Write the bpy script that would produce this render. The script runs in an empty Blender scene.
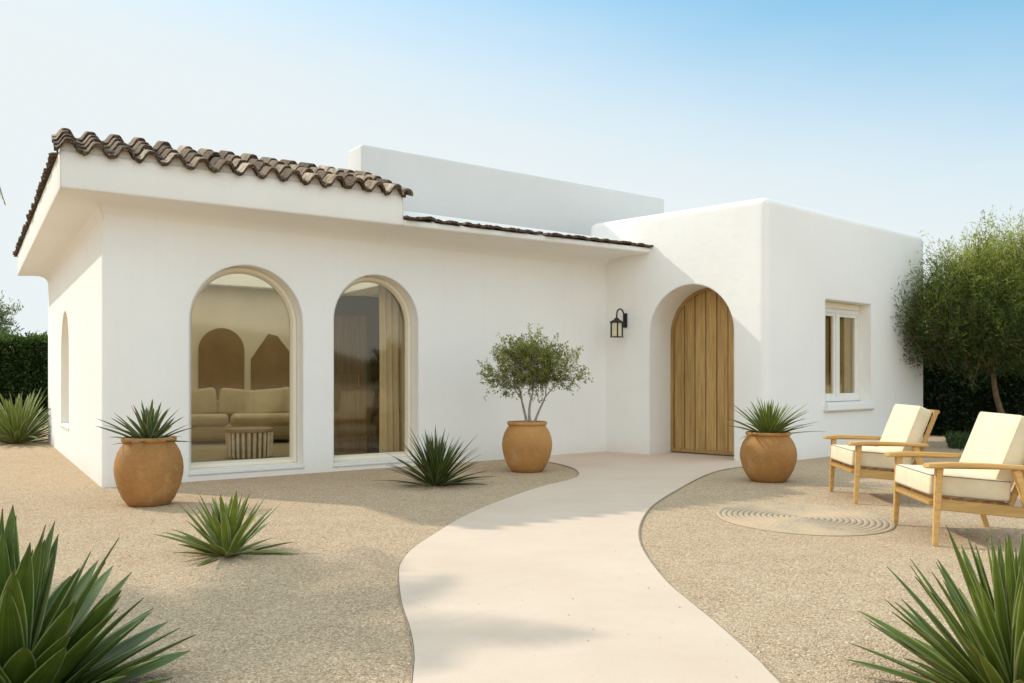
import bpy, bmesh, math, random
import numpy as np
from mathutils import Vector, Matrix
from mathutils.geometry import tessellate_polygon
R = math.radians
random.seed(7)
rng = np.random.default_rng(7)
scene = bpy.context.scene
COL = scene.collection

# ------------------------------------------------------------------ helpers
def link(o, parent=None):
    COL.objects.link(o)
    if parent is not None:
        o.parent = parent
    return o

def tag(o, label=None, cat=None, group=None, kind=None):
    if label: o['label'] = label
    if cat: o['category'] = cat
    if group: o['group'] = group
    if kind: o['kind'] = kind
    return o

def empty(name, loc, rz=0, label=None, cat=None, group=None):
    o = bpy.data.objects.new(name, None)
    o.empty_display_size = .1
    o.location = loc
    o.rotation_euler = (0, 0, rz)
    link(o)
    return tag(o, label, cat, group)

def shade(me, angle=40):
    me.polygons.foreach_set('use_smooth', [True] * len(me.polygons))
    me.set_sharp_from_angle(angle=R(angle))

def obj_bm(name, bm, m, parent=None, smooth=40):
    me = bpy.data.meshes.new(name)
    bmesh.ops.recalc_face_normals(bm, faces=bm.faces[:])
    bm.to_mesh(me); bm.free()
    if smooth: shade(me, smooth)
    if m: me.materials.append(m)
    return link(bpy.data.objects.new(name, me), parent)

def obj_np(name, verts, faces, m, parent=None, smooth=None, uv=None, var=None):
    """verts (n,3), faces list / (n,k) array; uv per vertex (n,2); var per vertex float"""
    me = bpy.data.meshes.new(name)
    verts = np.asarray(verts, dtype=float)
    me.from_pydata(verts.tolist(), [], faces.tolist() if hasattr(faces, 'tolist') else faces)
    if uv is not None:
        lay = me.uv_layers.new(name='UVMap')
        li = np.empty(len(me.loops), dtype=np.int32)
        me.loops.foreach_get('vertex_index', li)
        lay.data.foreach_set('uv', np.asarray(uv)[li].ravel())
    if var is not None:
        at = me.attributes.new('var', 'FLOAT', 'POINT')
        at.data.foreach_set('value', np.asarray(var, dtype=float))
    if smooth: shade(me, smooth)
    if m: me.materials.append(m)
    me.update()
    return link(bpy.data.objects.new(name, me), parent)

def add_poly_prism(bm, pts, z0, z1):
    """vertical prism over plan polygon"""
    b = [bm.verts.new((p[0], p[1], z0)) for p in pts]
    t = [bm.verts.new((p[0], p[1], z1)) for p in pts]
    n = len(pts)
    bm.faces.new(b[::-1]); bm.faces.new(t)
    for i in range(n):
        bm.faces.new((b[i], b[(i+1) % n], t[(i+1) % n], t[i]))
    return b, t

def add_box(bm, c, s, rot=None, bevel=0, seg=2):
    """box centre c, full size s, optional Matrix rotation"""
    r = bmesh.ops.create_cube(bm, size=1)
    vs = r['verts']
    for v in vs:
        v.co = Vector((v.co.x*s[0], v.co.y*s[1], v.co.z*s[2]))
    if bevel:
        es = list({e for v in vs for e in v.link_edges})
        rb = bmesh.ops.bevel(bm, geom=es, offset=bevel, segments=seg, profile=.5, affect='EDGES')
        vs = list({v for f in rb['faces'] for v in f.verts} | {v for v in vs if v.is_valid})
    for v in vs:
        co = v.co
        if rot is not None: co = rot @ co
        v.co = co + Vector(c)
    return vs

def add_loft(bm, rings, caps=True, closed=True):
    rv = [[bm.verts.new(p) for p in ring] for ring in rings]
    n = len(rings[0])
    for a, b in zip(rv[:-1], rv[1:]):
        for i in range(n if closed else n-1):
            j = (i+1) % n
            bm.faces.new((a[i], a[j], b[j], b[i]))
    if caps and closed:
        bm.faces.new(rv[0][::-1]); bm.faces.new(rv[-1])
    return rv

def add_tube(bm, pts, radii, n=8, cap=True):
    pts = [Vector(p) for p in pts]
    if not hasattr(radii, '__len__'): radii = [radii]*len(pts)
    rings = []
    up = None
    for i, p in enumerate(pts):
        d = (pts[min(i+1, len(pts)-1)] - pts[max(i-1, 0)]).normalized()
        if up is None:
            up = Vector((0, 0, 1)) if abs(d.z) < .9 else Vector((1, 0, 0))
        x = d.cross(up).normalized(); y = x.cross(d).normalized(); up = y
        rings.append([p + (x*math.cos(2*math.pi*k/n) + y*math.sin(2*math.pi*k/n))*radii[i] for k in range(n)])
    add_loft(bm, rings, caps=cap)

def add_lathe(bm, prof, n=48, cx=0, cy=0):
    rv = []
    for r, z in prof:
        rv.append([bm.verts.new((cx + r*math.cos(2*math.pi*k/n), cy + r*math.sin(2*math.pi*k/n), z)) for k in range(n)])
    for a, b in zip(rv[:-1], rv[1:]):
        for i in range(n):
            j = (i+1) % n
            bm.faces.new((a[i], a[j], b[j], b[i]))
    return rv

# ------------------------------------------------------------------ materials
def new_mat(name):
    m = bpy.data.materials.new(name); m.use_nodes = True
    nt = m.node_tree; nt.nodes.clear()
    out = nt.nodes.new('ShaderNodeOutputMaterial')
    return m, nt, out

class N:
    """tiny node-graph helper"""
    def __init__(s, nt): s.nt = nt
    def __call__(s, typ, _out=0, **kw):
        n = s.nt.nodes.new('ShaderNode' + typ)
        ins = {}
        for k, v in kw.items():
            if k.startswith('i_'): ins[k[2:].replace('_', ' ')] = v
            else: setattr(n, k, v)
        for k, v in ins.items():
            sock = n.inputs[int(k)] if k.isdigit() else n.inputs[k]
            if isinstance(v, bpy.types.NodeSocket): s.nt.links.new(v, sock)
            else: sock.default_value = v
        return n
    def mix(s, fac, a, b, blend='MIX'):
        n = s.nt.nodes.new('ShaderNodeMix'); n.data_type = 'RGBA'; n.blend_type = blend
        for sock, v in ((n.inputs[0], fac), (n.inputs[6], a), (n.inputs[7], b)):
            if isinstance(v, bpy.types.NodeSocket): s.nt.links.new(v, sock)
            else: sock.default_value = v if not isinstance(v, tuple) or len(v) == 4 else (*v, 1)
        return n.outputs[2]
    def ramp(s, fac, stops, interp='LINEAR'):
        n = s.nt.nodes.new('ShaderNodeValToRGB'); n.color_ramp.interpolation = interp
        while len(n.color_ramp.elements) < len(stops): n.color_ramp.elements.new(.5)
        for e, (p, c) in zip(n.color_ramp.elements, stops):
            e.position = p
            e.color = (*c, 1) if isinstance(c, tuple) else (c, c, c, 1)
        s.nt.links.new(fac, n.inputs[0])
        return n.outputs[0]
    def math(s, op, a, b=0.0, c=0.0):
        n = s.nt.nodes.new('ShaderNodeMath'); n.operation = op
        for sock, v in zip(n.inputs, (a, b, c)):
            if isinstance(v, bpy.types.NodeSocket): s.nt.links.new(v, sock)
            else: sock.default_value = v
        return n.outputs[0]
    def noise(s, co, scale, detail=4, rough=.55, out='Fac'):
        n = s('TexNoise', i_Vector=co, i_Scale=scale, i_Detail=detail, i_Roughness=rough)
        return n.outputs[out]

def principled(g, out, color, rough=.8, spec=.3, normal=None, **kw):
    p = g('BsdfPrincipled')
    for k, v in dict(kw, **{'Base Color': color, 'Roughness': rough, 'Specular IOR Level': spec}).items():
        if isinstance(v, bpy.types.NodeSocket): g.nt.links.new(v, p.inputs[k])
        else: p.inputs[k].default_value = (*v, 1) if isinstance(v, tuple) and len(v) == 3 else v
    if normal is not None: g.nt.links.new(normal, p.inputs['Normal'])
    g.nt.links.new(p.outputs[0], out.inputs[0])
    return p

def mat_plaster(name='white_plaster', col=(.88, .86, .82), bevel=True):
    m, nt, out = new_mat(name); g = N(nt)
    co = g('NewGeometry').outputs['Position']
    big = g.noise(co, .9, 3); mid = g.noise(co, 5, 4); fine = g.noise(co, 60, 3)
    c = g.mix(g.ramp(big, [(.3, 0.), (.72, 1.)]), tuple(x*.955 for x in col), col)
    c = g.mix(g.math('MULTIPLY', g.ramp(fine, [(.35, 1.), (.62, 0.)]), .05), c, tuple(x*.8 for x in col))
    # faint dust staining just above the ground
    z = g('SeparateXYZ', i_0=co).outputs[2]
    st = g.math('MULTIPLY', g.ramp(g.math('ADD', z, g.math('MULTIPLY', mid, .25)), [(.06, 1.), (.36, 0.)]), .35)
    c = g.mix(st, c, (.66, .57, .44))
    sk = g.noise(g('VectorMath', operation='MULTIPLY', i_0=co, i_1=(7, 7, .35)).outputs[0], 1.5, 4, .6)
    c = g.mix(g.math('MULTIPLY', g.ramp(sk, [(.5, 0.), (.72, 1.)]), .045), c, (.66, .60, .50))
    h = g.math('ADD', g.math('MULTIPLY', mid, .6), g.math('MULTIPLY', fine, .12))
    b = g('Bump', i_Strength=.34, i_Distance=.03, i_Height=h)
    if bevel:
        bv = g('Bevel', i_Radius=.035); bv.samples = 4
        nt.links.new(bv.outputs[0], b.inputs['Normal'])
    principled(g, out, c, .92, .15, b.outputs[0])
    return m

def mat_simple(name, col, rough=.6, spec=.3, nscale=8, namp=.15, bump=.1, metallic=0, bscale=None):
    m, nt, out = new_mat(name); g = N(nt)
    co = g('TexCoord').outputs['Object']
    n1 = g.noise(co, nscale, 5)
    c = g.mix(g.ramp(n1, [(.3, 0.), (.7, 1.)]), tuple(x*(1-namp) for x in col), tuple(min(1, x*(1+namp)) for x in col))
    b = g('Bump', i_Strength=bump, i_Distance=.01, i_Height=g.noise(co, bscale or nscale*6, 3))
    principled(g, out, c, rough, spec, b.outputs[0], Metallic=metallic)
    return m

def mat_wood(name, light, dark, axis='Z', scale=1.0, rough=.55, var=False):
    m, nt, out = new_mat(name); g = N(nt)
    co = g('TexCoord').outputs['Object']
    st = {'Z': (14, 14, .9), 'X': (.9, 14, 14), 'Y': (14, .9, 14)}[axis]
    mp = g('Mapping', i_Vector=co); mp.inputs['Scale'].default_value = tuple(x*scale for x in st)
    v = mp.outputs[0]
    if var:
        a = g('Attribute', attribute_name='var')
        off = g('CombineXYZ', i_0=g.math('MULTIPLY', a.outputs['Fac'], 37.), i_1=0., i_2=g.math('MULTIPLY', a.outputs['Fac'], 11.))
        ad = g('VectorMath', operation='ADD', i_0=v, i_1=off.outputs[0]); v = ad.outputs[0]
    n1 = g.noise(v, 1.6, 6, .6); n2 = g.noise(v, 7, 3, .6)
    f = g.math('ADD', g.math('MULTIPLY', n1, .7), g.math('MULTIPLY', n2, .3))
    c = g.ramp(f, [(.34, dark), (.5, tuple((a_+b_)/2 for a_, b_ in zip(light, dark))), (.66, light)])
    if var:
        c = g.mix(1., c, g.ramp(a.outputs['Fac'], [(0, (.78, .76, .72)), (1, (1.12, 1.1, 1.06))]), 'MULTIPLY')
    b = g('Bump', i_Strength=.25, i_Distance=.004, i_Height=f)
    principled(g, out, c, rough, .3, b.outputs[0])
    return m

def mat_leaf(name, stops, trans=.35, rough=.5, spec=.3):
    """stops over the per-leaf 'var' value"""
    m, nt, out = new_mat(name); g = N(nt)
    a = g('Attribute', attribute_name='var').outputs['Fac']
    c = g.ramp(a, stops)
    p = g('BsdfPrincipled', i_Base_Color=c, i_Roughness=rough)
    p.inputs['Specular IOR Level'].default_value = spec
    t = g('BsdfTranslucent', i_Color=g.mix(1., c, (1.25, 1.3, .55), 'MULTIPLY'))
    mx = g('MixShader', i_0=trans, i_1=p.outputs[0], i_2=t.outputs[0])
    nt.links.new(mx.outputs[0], out.inputs[0])
    return m

def mat_agave(name, dark, light, edge, edge_w=.12, stripe=.0):
    m, nt, out = new_mat(name); g = N(nt)
    uv = g('TexCoord').outputs['UV']
    s = g('SeparateXYZ', i_0=uv)
    a = g('Attribute', attribute_name='var').outputs['Fac']
    co = g('TexCoord').outputs['Object']
    x = g.math('ABSOLUTE', g.math('SUBTRACT', s.outputs[0], .5))      # 0 mid-rib .. .5 margin
    base = g.mix(a, dark, light)
    fib = g('CombineXYZ', i_0=g.math('MULTIPLY', s.outputs[0], 9.), i_1=g.math('MULTIPLY', s.outputs[1], .7), i_2=g.math('MULTIPLY', a, 23.))
    fn = g.noise(fib.outputs[0], 2.2, 4)
    base = g.mix(g.math('MULTIPLY', g.ramp(fn, [(.38, 0.), (.66, 1.)]), .45 + stripe), base, tuple(min(1, q*1.55) for q in light))
    blot = g.noise(co, 14, 4)
    base = g.mix(g.math('MULTIPLY', g.ramp(blot, [(.42, 0.), (.7, 1.)]), .35), base, tuple(q*.6 for q in dark))
    base = g.mix(g.math('MULTIPLY', g.ramp(s.outputs[1], [(0., 1.), (.3, 0.)]), .5), base, tuple((q+e*.4)*.8 for q, e in zip(light, edge)))
    ef = g.ramp(x, [(.5-edge_w, 0.), (.5-edge_w*.35, 1.)])
    base = g.mix(g.math('MULTIPLY', ef, .8), base, edge)
    dry = g.math('LESS_THAN', a, -.05)
    base = g.mix(g.math('MULTIPLY', dry, .85), base, (.34, .25, .12))
    tip = g.ramp(s.outputs[1], [(.965, 0.), (.995, 1.)])
    base = g.mix(tip, base, (.12, .085, .04))
    p = g('BsdfPrincipled', i_Base_Color=base, i_Roughness=.42)
    p.inputs['Specular IOR Level'].default_value = .35
    b = g('Bump', i_Strength=.2, i_Distance=.004, i_Height=fn)
    nt.links.new(b.outputs[0], p.inputs['Normal'])
    t = g('BsdfTranslucent', i_Color=g.mix(1., base, (1.3, 1.35, .5), 'MULTIPLY'))
    mx = g('MixShader', i_0=.14, i_1=p.outputs[0], i_2=t.outputs[0])
    nt.links.new(mx.outputs[0], out.inputs[0])
    return m

def mat_gravel():
    m, nt, out = new_mat('decomposed_gravel'); g = N(nt)
    co = g('NewGeometry').outputs['Position']
    flat = g('VectorMath', operation='MULTIPLY', i_0=co, i_1=(1, 1, 0)).outputs[0]
    wob = g('VectorMath', operation='ADD', i_0=flat, i_1=g('VectorMath', operation='SCALE', i_0=g.noise(flat, 30, 2, out='Color'), i_Scale=.012).outputs[0]).outputs[0]
    v1 = g('TexVoronoi', i_Vector=wob, i_Scale=112.)
    v2 = g('TexVoronoi', i_Vector=wob, i_Scale=170.)
    cell = g('SeparateColor', i_0=v1.outputs['Color']).outputs[0]
    cell2 = g('SeparateColor', i_0=v2.outputs['Color']).outputs[1]
    c1 = g.ramp(cell, [(0., (.19, .125, .078)), (.22, (.41, .285, .18)), (.55, (.58, .415, .27)), (.8, (.70, .53, .36)), (1., (.86, .73, .56))])
    c2 = g.ramp(cell2, [(0., (.28, .19, .12)), (.4, (.52, .375, .24)), (1., (.74, .575, .40))])
    c = g.mix(.28, c1, c2)
    # gaps between stones
    gap = g.ramp(v1.outputs['Distance'], [(.35, 0.), (.75, 1.)])
    c = g.mix(g.math('MULTIPLY', gap, .5), c, (.29, .20, .115))
    big = g.noise(flat, .55, 4, .6); med = g.noise(flat, 3.2, 4, .6)
    c = g.mix(g.math('MULTIPLY', g.ramp(big, [(.35, 0.), (.7, 1.)]), .22), c, (.50, .365, .21))
    c = g.mix(g.math('MULTIPLY', g.ramp(med, [(.4, 0.), (.75, 1.)]), .22), c, (.68, .54, .37))
    h = g.math('ADD', g.math('MULTIPLY', g.math('SUBTRACT', 1., v1.outputs['Distance']), .8), g.math('MULTIPLY', g.math('SUBTRACT', 1., v2.outputs['Distance']), .35))
    h = g.math('ADD', h, g.math('MULTIPLY', med, 2.2))
    b = g('Bump', i_Strength=.8, i_Distance=.009, i_Height=h)
    principled(g, out, c, .95, .12, b.outputs[0])
    return m

def mat_path():
    m, nt, out = new_mat('pale_concrete'); g = N(nt)
    co = g('NewGeometry').outputs['Position']
    a = g.noise(co, 1.1, 4, .6); f = g.noise(co, 120, 3); k = g.noise(co, 9, 5, .65)
    c = g.mix(g.ramp(a, [(.3, 0.), (.7, 1.)]), (.61, .475, .365), (.68, .54, .425))
    c = g.mix(g.math('MULTIPLY', g.ramp(k, [(.5, 0.), (.75, 1.)]), .25), c, (.56, .43, .32))
    c = g.mix(g.math('MULTIPLY', g.ramp(f, [(.55, 0.), (.7, 1.)]), .22), c, (.48, .38, .28))
    b = g('Bump', i_Strength=.25, i_Distance=.004, i_Height=g.math('ADD', f, g.math('MULTIPLY', k, 1.5)))
    principled(g, out, c, .85, .2, b.outputs[0])
    return m

def mat_tile():
    m, nt, out = new_mat('weathered_clay_tile'); g = N(nt)
    co = g('NewGeometry').outputs['Position']
    a = g('Attribute', attribute_name='var').outputs['Fac']
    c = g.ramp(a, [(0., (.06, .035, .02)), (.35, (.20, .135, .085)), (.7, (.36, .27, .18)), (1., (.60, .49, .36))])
    n1 = g.noise(co, 11, 5, .7); n2 = g.noise(co, 45, 4, .7)
    c = g.mix(g.math('MULTIPLY', g.ramp(n1, [(.42, 0.), (.62, 1.)]), .75), c, (.075, .047, .03))
    c = g.mix(g.math('MULTIPLY', g.ramp(n2, [(.5, 0.), (.72, 1.)]), .5), c, (.55, .47, .37))
    b = g('Bump', i_Strength=.6, i_Distance=.012, i_Height=g.math('ADD', n1, g.math('MULTIPLY', n2, .5)))
    principled(g, out, c, .9, .2, b.outputs[0])
    return m

def mat_pot(name, col):
    m, nt, out = new_mat(name); g = N(nt)
    co = g('TexCoord').outputs['Object']
    n1 = g.noise(co, 3.2, 5, .6); n2 = g.noise(co, 26, 4, .65); n3 = g.noise(co, 120, 2)
    c = g.mix(g.ramp(n1, [(.3, 0.), (.72, 1.)]), tuple(x*.8 for x in col), tuple(x*1.12 for x in col))
    c = g.mix(g.math('MULTIPLY', g.ramp(n2, [(.5, 0.), (.75, 1.)]), .3), c, (.55, .32, .15))
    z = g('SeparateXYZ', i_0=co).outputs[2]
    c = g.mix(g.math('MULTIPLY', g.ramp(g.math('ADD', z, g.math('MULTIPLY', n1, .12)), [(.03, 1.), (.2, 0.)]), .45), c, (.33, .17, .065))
    rnd = g('ObjectInfo').outputs['Random']
    c = g.mix(1., c, g.ramp(rnd, [(0., (.86, .84, .82)), (1., (1.08, 1.07, 1.05))]), 'MULTIPLY')
    n4 = g.noise(co, 5.5, 5, .7)
    c = g.mix(g.math('MULTIPLY', g.ramp(n4, [(.56, 0.), (.72, 1.)]), .28), c, (.60, .47, .33))
    wv = g('TexWave', i_Vector=co, i_Scale=9., i_Distortion=1.5, bands_direction='Z')
    h = g.math('ADD', g.math('MULTIPLY', wv.outputs['Fac'], .25), g.math('ADD', n2, g.math('MULTIPLY', n3, .3)))
    b = g('Bump', i_Strength=.25, i_Distance=.006, i_Height=h)
    principled(g, out, c, .7, .25, b.outputs[0])
    return m

def mat_fabric(name, col, scale=260, namp=.06):
    m, nt, out = new_mat(name); g = N(nt)
    co = g('TexCoord').outputs['Object']
    w = g('TexWave', i_Vector=co, i_Scale=scale*.35, i_Distortion=.6, bands_direction='DIAGONAL')
    n1 = g.noise(co, 7, 4)
    c = g.mix(g.ramp(n1, [(.3, 0.), (.7, 1.)]), tuple(x*(1-namp) for x in col), tuple(min(1, x*(1+namp)) for x in col))
    h = g.math('ADD', g.math('MULTIPLY', w.outputs['Fac'], .12), g.math('MULTIPLY', n1, 1.6))
    b = g('Bump', i_Strength=.3, i_Distance=.012, i_Height=h)
    principled(g, out, c, .9, .15, b.outputs[0], **{'Sheen Weight': .2})
    return m

def mat_glass(name, tint=(.84, .80, .70), refl=1.52):
    m, nt, out = new_mat(name); g = N(nt)
    co = g('NewGeometry').outputs['Position']
    b = g('Bump', i_Strength=.02, i_Distance=.02, i_Height=g.noise(co, 1.3, 2))
    bf = g('NewGeometry').outputs['Backfacing']
    # the Fresnel node inverts the index on back faces: give it the reciprocal there so a thin sheet is the same from both sides
    ior = g.math('ADD', g.math('MULTIPLY', bf, 1/refl-refl), refl)
    fr = g('Fresnel', i_IOR=ior)
    f = g.math('ADD', g.math('MULTIPLY', fr.outputs[0], 1.2), .03)
    t = g('BsdfTransparent', i_Color=(*tint, 1))
    gl = g('BsdfGlossy', i_Roughness=.045, i_Color=(1., .92, .78, 1)); nt.links.new(b.outputs[0], gl.inputs['Normal'])
    mx = g('MixShader', i_0=f, i_1=t.outputs[0], i_2=gl.outputs[0])
    nt.links.new(mx.outputs[0], out.inputs[0])
    return m

def mat_frosted(name):
    m, nt, out = new_mat(name); g = N(nt)
    t = g('BsdfTranslucent', i_Color=(.9, .88, .82, 1))
    nt.links.new(t.outputs[0], out.inputs[0])
    return m

M = dict(
    plaster=mat_plaster(),
    cream=mat_plaster('cream_plaster_trim', (.87, .79, .63)),
    white_paint=mat_simple('white_paint', (.80, .775, .72), .5, .35, 12, .04, .05),
    gravel=mat_gravel(), path=mat_path(), tile=mat_tile(),
    pot=mat_pot('terracotta', (.45, .228, .072)),
    soil=mat_simple('dark_soil', (.07, .045, .028), .95, .1, 30, .4, .6),
    edging=mat_simple('weathered_steel_edging', (.36, .285, .20), .8, .3, 20, .3, .2),
    door=mat_wood('oak_planks', (.62, .415, .165), (.34, .205, .075), 'Z', 1., .5, True),
    groove=mat_simple('dark_groove', (.035, .02, .01), .9, .1),
    teak=mat_wood('teak', (.70, .45, .18), (.48, .285, .095), 'X', 1.6, .45, True),
    cushion=mat_fabric('cream_canvas', (.75, .645, .45)),
    piping=mat_fabric('grey_piping', (.24, .22, .19)),
    sofa=mat_fabric('olive_beige_linen', (.42, .35, .21)),
    black=mat_simple('black_iron', (.015, .015, .016), .45, .4, 20, .2, .15),
    lampglass=mat_simple('warm_opal_glass', (.72, .66, .45), .25, .5, 6, .08, .02),
    glass=mat_glass('window_glass', (.96, .90, .77)),
    smallglass=mat_glass('small_window_glass', (.97, .93, .82)),
    tanwall=mat_simple('tan_interior_wall', (.74, .66, .50), .9, .1, 2, .06, .05),
    brownpanel=mat_simple('brown_interior_panel', (.24, .14, .05), .75, .2, 3, .12, .1),
    darkdoor=mat_wood('dark_interior_door', (.24, .17, .085), (.13, .09, .04), 'Z'),
    floor=mat_simple('interior_floor', (.34, .27, .16), .6, .3, 3, .1, .05),
    curtain=mat_fabric('beige_curtain', (.56, .48, .33)),
    browncurtain=mat_fabric('brown_curtain', (.33, .265, .15)),
    brass=mat_simple('brass', (.65, .42, .12), .3, .5, 10, .1, .05, 1.),
    frost=mat_frosted('frosted_fill_pane'),
    bark=mat_simple('pale_bark', (.36, .31, .25), .9, .15, 18, .3, .6),
    brownbark=mat_simple('brown_bark', (.17, .115, .07), .9, .15, 18, .35, .7),
    greyplaster=mat_plaster('shaded_plaster', (.70, .685, .66)),  # plaster greyed in colour to stand for the parapet's shade
)

# ------------------------------------------------------------------ camera, sun, sky
F, CX, HY, CAMZ = 860.0, 512.0, 378.0, 1.15
cam = bpy.data.cameras.new('camera'); camo = bpy.data.objects.new('camera', cam); COL.objects.link(camo)
cam.sensor_width = 36; cam.lens = 36*F/1024; cam.shift_y = (HY-341.5)/1024
camo.location = (0, 0, CAMZ); camo.rotation_euler = (R(90), 0, 0)
cam.clip_start = .05; cam.clip_end = 3000
scene.camera = camo

SUN_EL, SUN_AZ = 37.0, -66.0            # azimuth from +Y towards +X
sd = Vector((math.sin(R(SUN_AZ))*math.cos(R(SUN_EL)), math.cos(R(SUN_AZ))*math.cos(R(SUN_EL)), math.sin(R(SUN_EL))))
sun = bpy.data.lights.new('sun', 'SUN'); suno = bpy.data.objects.new('sun', sun); COL.objects.link(suno)
sun.energy = 3.0; sun.angle = R(1.0); sun.color = (1., .93, .82)
suno.rotation_euler = sd.to_track_quat('Z', 'Y').to_euler(); suno.location = sd*50

w = bpy.data.worlds.new('World'); scene.world = w; w.use_nodes = True
wn = w.node_tree; bg = wn.nodes['Background']; g = N(wn)
sky = g('TexSky', sky_type='NISHITA', sun_disc=False, sun_elevation=R(SUN_EL), sun_rotation=R(SUN_AZ))
sky.air_density = 1.0; sky.dust_density = 3.0; sky.ozone_density = 1.0; sky.altitude = 0
# thin bright haze over the clear sky: whiter low down, plus fill glow added behind the camera
dirv = g('VectorMath', operation='NORMALIZE', i_0=g('TexCoord').outputs['Generated']).outputs[0]
sz = g('SeparateXYZ', i_0=dirv)
up_ = g.math('MAXIMUM', sz.outputs[2], 0.)
back = g('VectorMath', operation='DOT_PRODUCT', i_0=dirv, i_1=(.25, -.85, .45)).outputs['Value']
back_fill = g.math('SMOOTH_MAX', g.math('MULTIPLY', back, 1.), 0., .1)
cl = g.noise(g('VectorMath', operation='MULTIPLY', i_0=dirv, i_1=(1.2, 1.2, 4.)).outputs[0], 1.6, 5, .6)
K = .15
def add(a, b): return g('VectorMath', operation='ADD', i_0=a, i_1=b).outputs[0]
def scl(v, f): 
    n = g('VectorMath', operation='SCALE', i_0=v); wn.links.new(f, n.inputs['Scale']) if isinstance(f, bpy.types.NodeSocket) else setattr(n.inputs['Scale'], 'default_value', f)
    return n.outputs[0]
# clear blue builds up with height and away from the sun; below that a white haze
clear = g.math('ADD', g.math('MULTIPLY', g.math('SUBTRACT', up_, .235), 4.6), sz.outputs[0])
clear = g.math('ADD', clear, g.math('MULTIPLY', g.math('SUBTRACT', cl, .5), .35))
mr = g('MapRange', interpolation_type='SMOOTHSTEP', i_Value=clear); mr.inputs['From Min'].default_value = -.10; mr.inputs['From Max'].default_value = 1.25
blue = add(g('VectorMath', operation='MULTIPLY', i_0=sky.outputs[0], i_1=(.66, .95, 1.05)).outputs[0], (.09/K, .25/K, .315/K))
tot = g.mix(mr.outputs[0], (.885/K, .955/K, .975/K), blue)
lum = g('VectorMath', operation='DOT_PRODUCT', i_0=tot, i_1=(.25, .45, .30)).outputs['Value']
over = g.math('DIVIDE', lum, 1.30/K)
tot = scl(tot, g.math('POWER', g.math('ADD', 1., g.math('POWER', over, 4.)), -.25))      # soft roll-off near the sun
tot = add(tot, add(scl((.78/K, .71/K, .60/K), back_fill), scl((1.0/K, .80/K, .56/K), g.math('MAXIMUM', g.math('SUBTRACT', up_, .45), 0.))))  # warm fill added to the unseen sky to lift the shaded walls
wn.links.new(tot, bg.inputs[0]); bg.inputs[1].default_value = K

scene.view_settings.view_transform = 'Standard'; scene.view_settings.look = 'None'
scene.view_settings.exposure = 0; scene.view_settings.gamma = 1
scene.render.engine = 'CYCLES'
scene.cycles.use_denoising = True
scene.cycles.max_bounces = 8; scene.cycles.diffuse_bounces = 5; scene.cycles.transparent_max_bounces = 12
scene.cycles.sample_clamp_indirect = 6

# ------------------------------------------------------------------ ground and path
def circle_sheet(name, r, z, m, n=96):
    bm = bmesh.new()
    c = bm.verts.new((0, 0, z)); prev = None
    ring = [bm.verts.new((r*math.cos(2*math.pi*k/n), r*math.sin(2*math.pi*k/n), z)) for k in range(n)]
    for k in range(n): bm.faces.new((c, ring[k], ring[(k+1) % n]))
    return obj_bm(name, bm, m, None, 0)
tag(circle_sheet('gravel_ground', 900, 0, M['gravel']), 'tan gravel ground of the front garden', 'ground', kind='structure')

def catmull(pts, sub=6):
    P = [Vector(p) for p in pts]; out = []
    for i in range(len(P)-1):
        p0, p1, p2, p3 = P[max(i-1, 0)], P[i], P[i+1], P[min(i+2, len(P)-1)]
        for k in range(sub):
            t = k/sub
            out.append(.5*((2*p1)+(-p0+p2)*t+(2*p0-5*p1+4*p2-p3)*t*t+(-p0+3*p1-3*p2+p3)*t**3))
    out.append(P[-1]); return out
# plan outline of the winding path, metres
pl = [(-.25, -1.0), (-.22, 1.2), (-.30, 2.3), (-.374, 3.242), (-.405, 3.57), (-.465, 3.925), (-.557, 4.357), (-.643, 4.896),
      (-.683, 5.29), (-.662, 5.75), (-.564, 6.299), (-.389, 7.115), (-.112, 7.976), (.297, 9.0), (.655, 9.65), (.79, 10.15), (.79, 10.75), (.66, 11.3), (.48, 11.75), (.38, 12.1), (.34, 12.6)]
pr = [(1.10, -1.0), (1.10, 1.2), (1.05, 2.3), (1.0, 3.242), (.994, 3.446), (.974, 3.704), (.943, 4.053), (.906, 4.376), (.867, 4.778), (.858, 5.346),
      (.883, 5.922), (.96, 6.507), (1.117, 7.219), (1.334, 7.912), (1.739, 8.91), (2.15, 9.85), (2.55, 10.6), (2.95, 11.05), (3.3, 11.25)]
L_ = [tuple(p) for p in catmull([(x, y, 0) for x, y in pl])]; R_ = [tuple(p) for p in catmull([(x, y, 0) for x, y in pr])]
outline = [(p[0], p[1]) for p in L_] + [(1.2, 13.9), (3.0, 13.9), (4.0, 12.0)] + [(p[0], p[1]) for p in R_[::-1]]
bm = bmesh.new()
ZP = .013
tris = tessellate_polygon([[Vector((x, y, 0)) for x, y in outline]])
n = len(outline)
top = [bm.verts.new((x, y, ZP)) for x, y in outline]
for t in tris: bm.faces.new([top[i] for i in t])
bot = [bm.verts.new((x, y, -.03)) for x, y in outline]
for i in range(n):
    j = (i+1) % n
    bm.faces.new((top[i], bot[i], bot[j], top[j]))
tag(obj_bm('garden_path', bm, M['path'], None, 30), 'winding pale concrete path to the front door', 'path', kind='structure')
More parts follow.
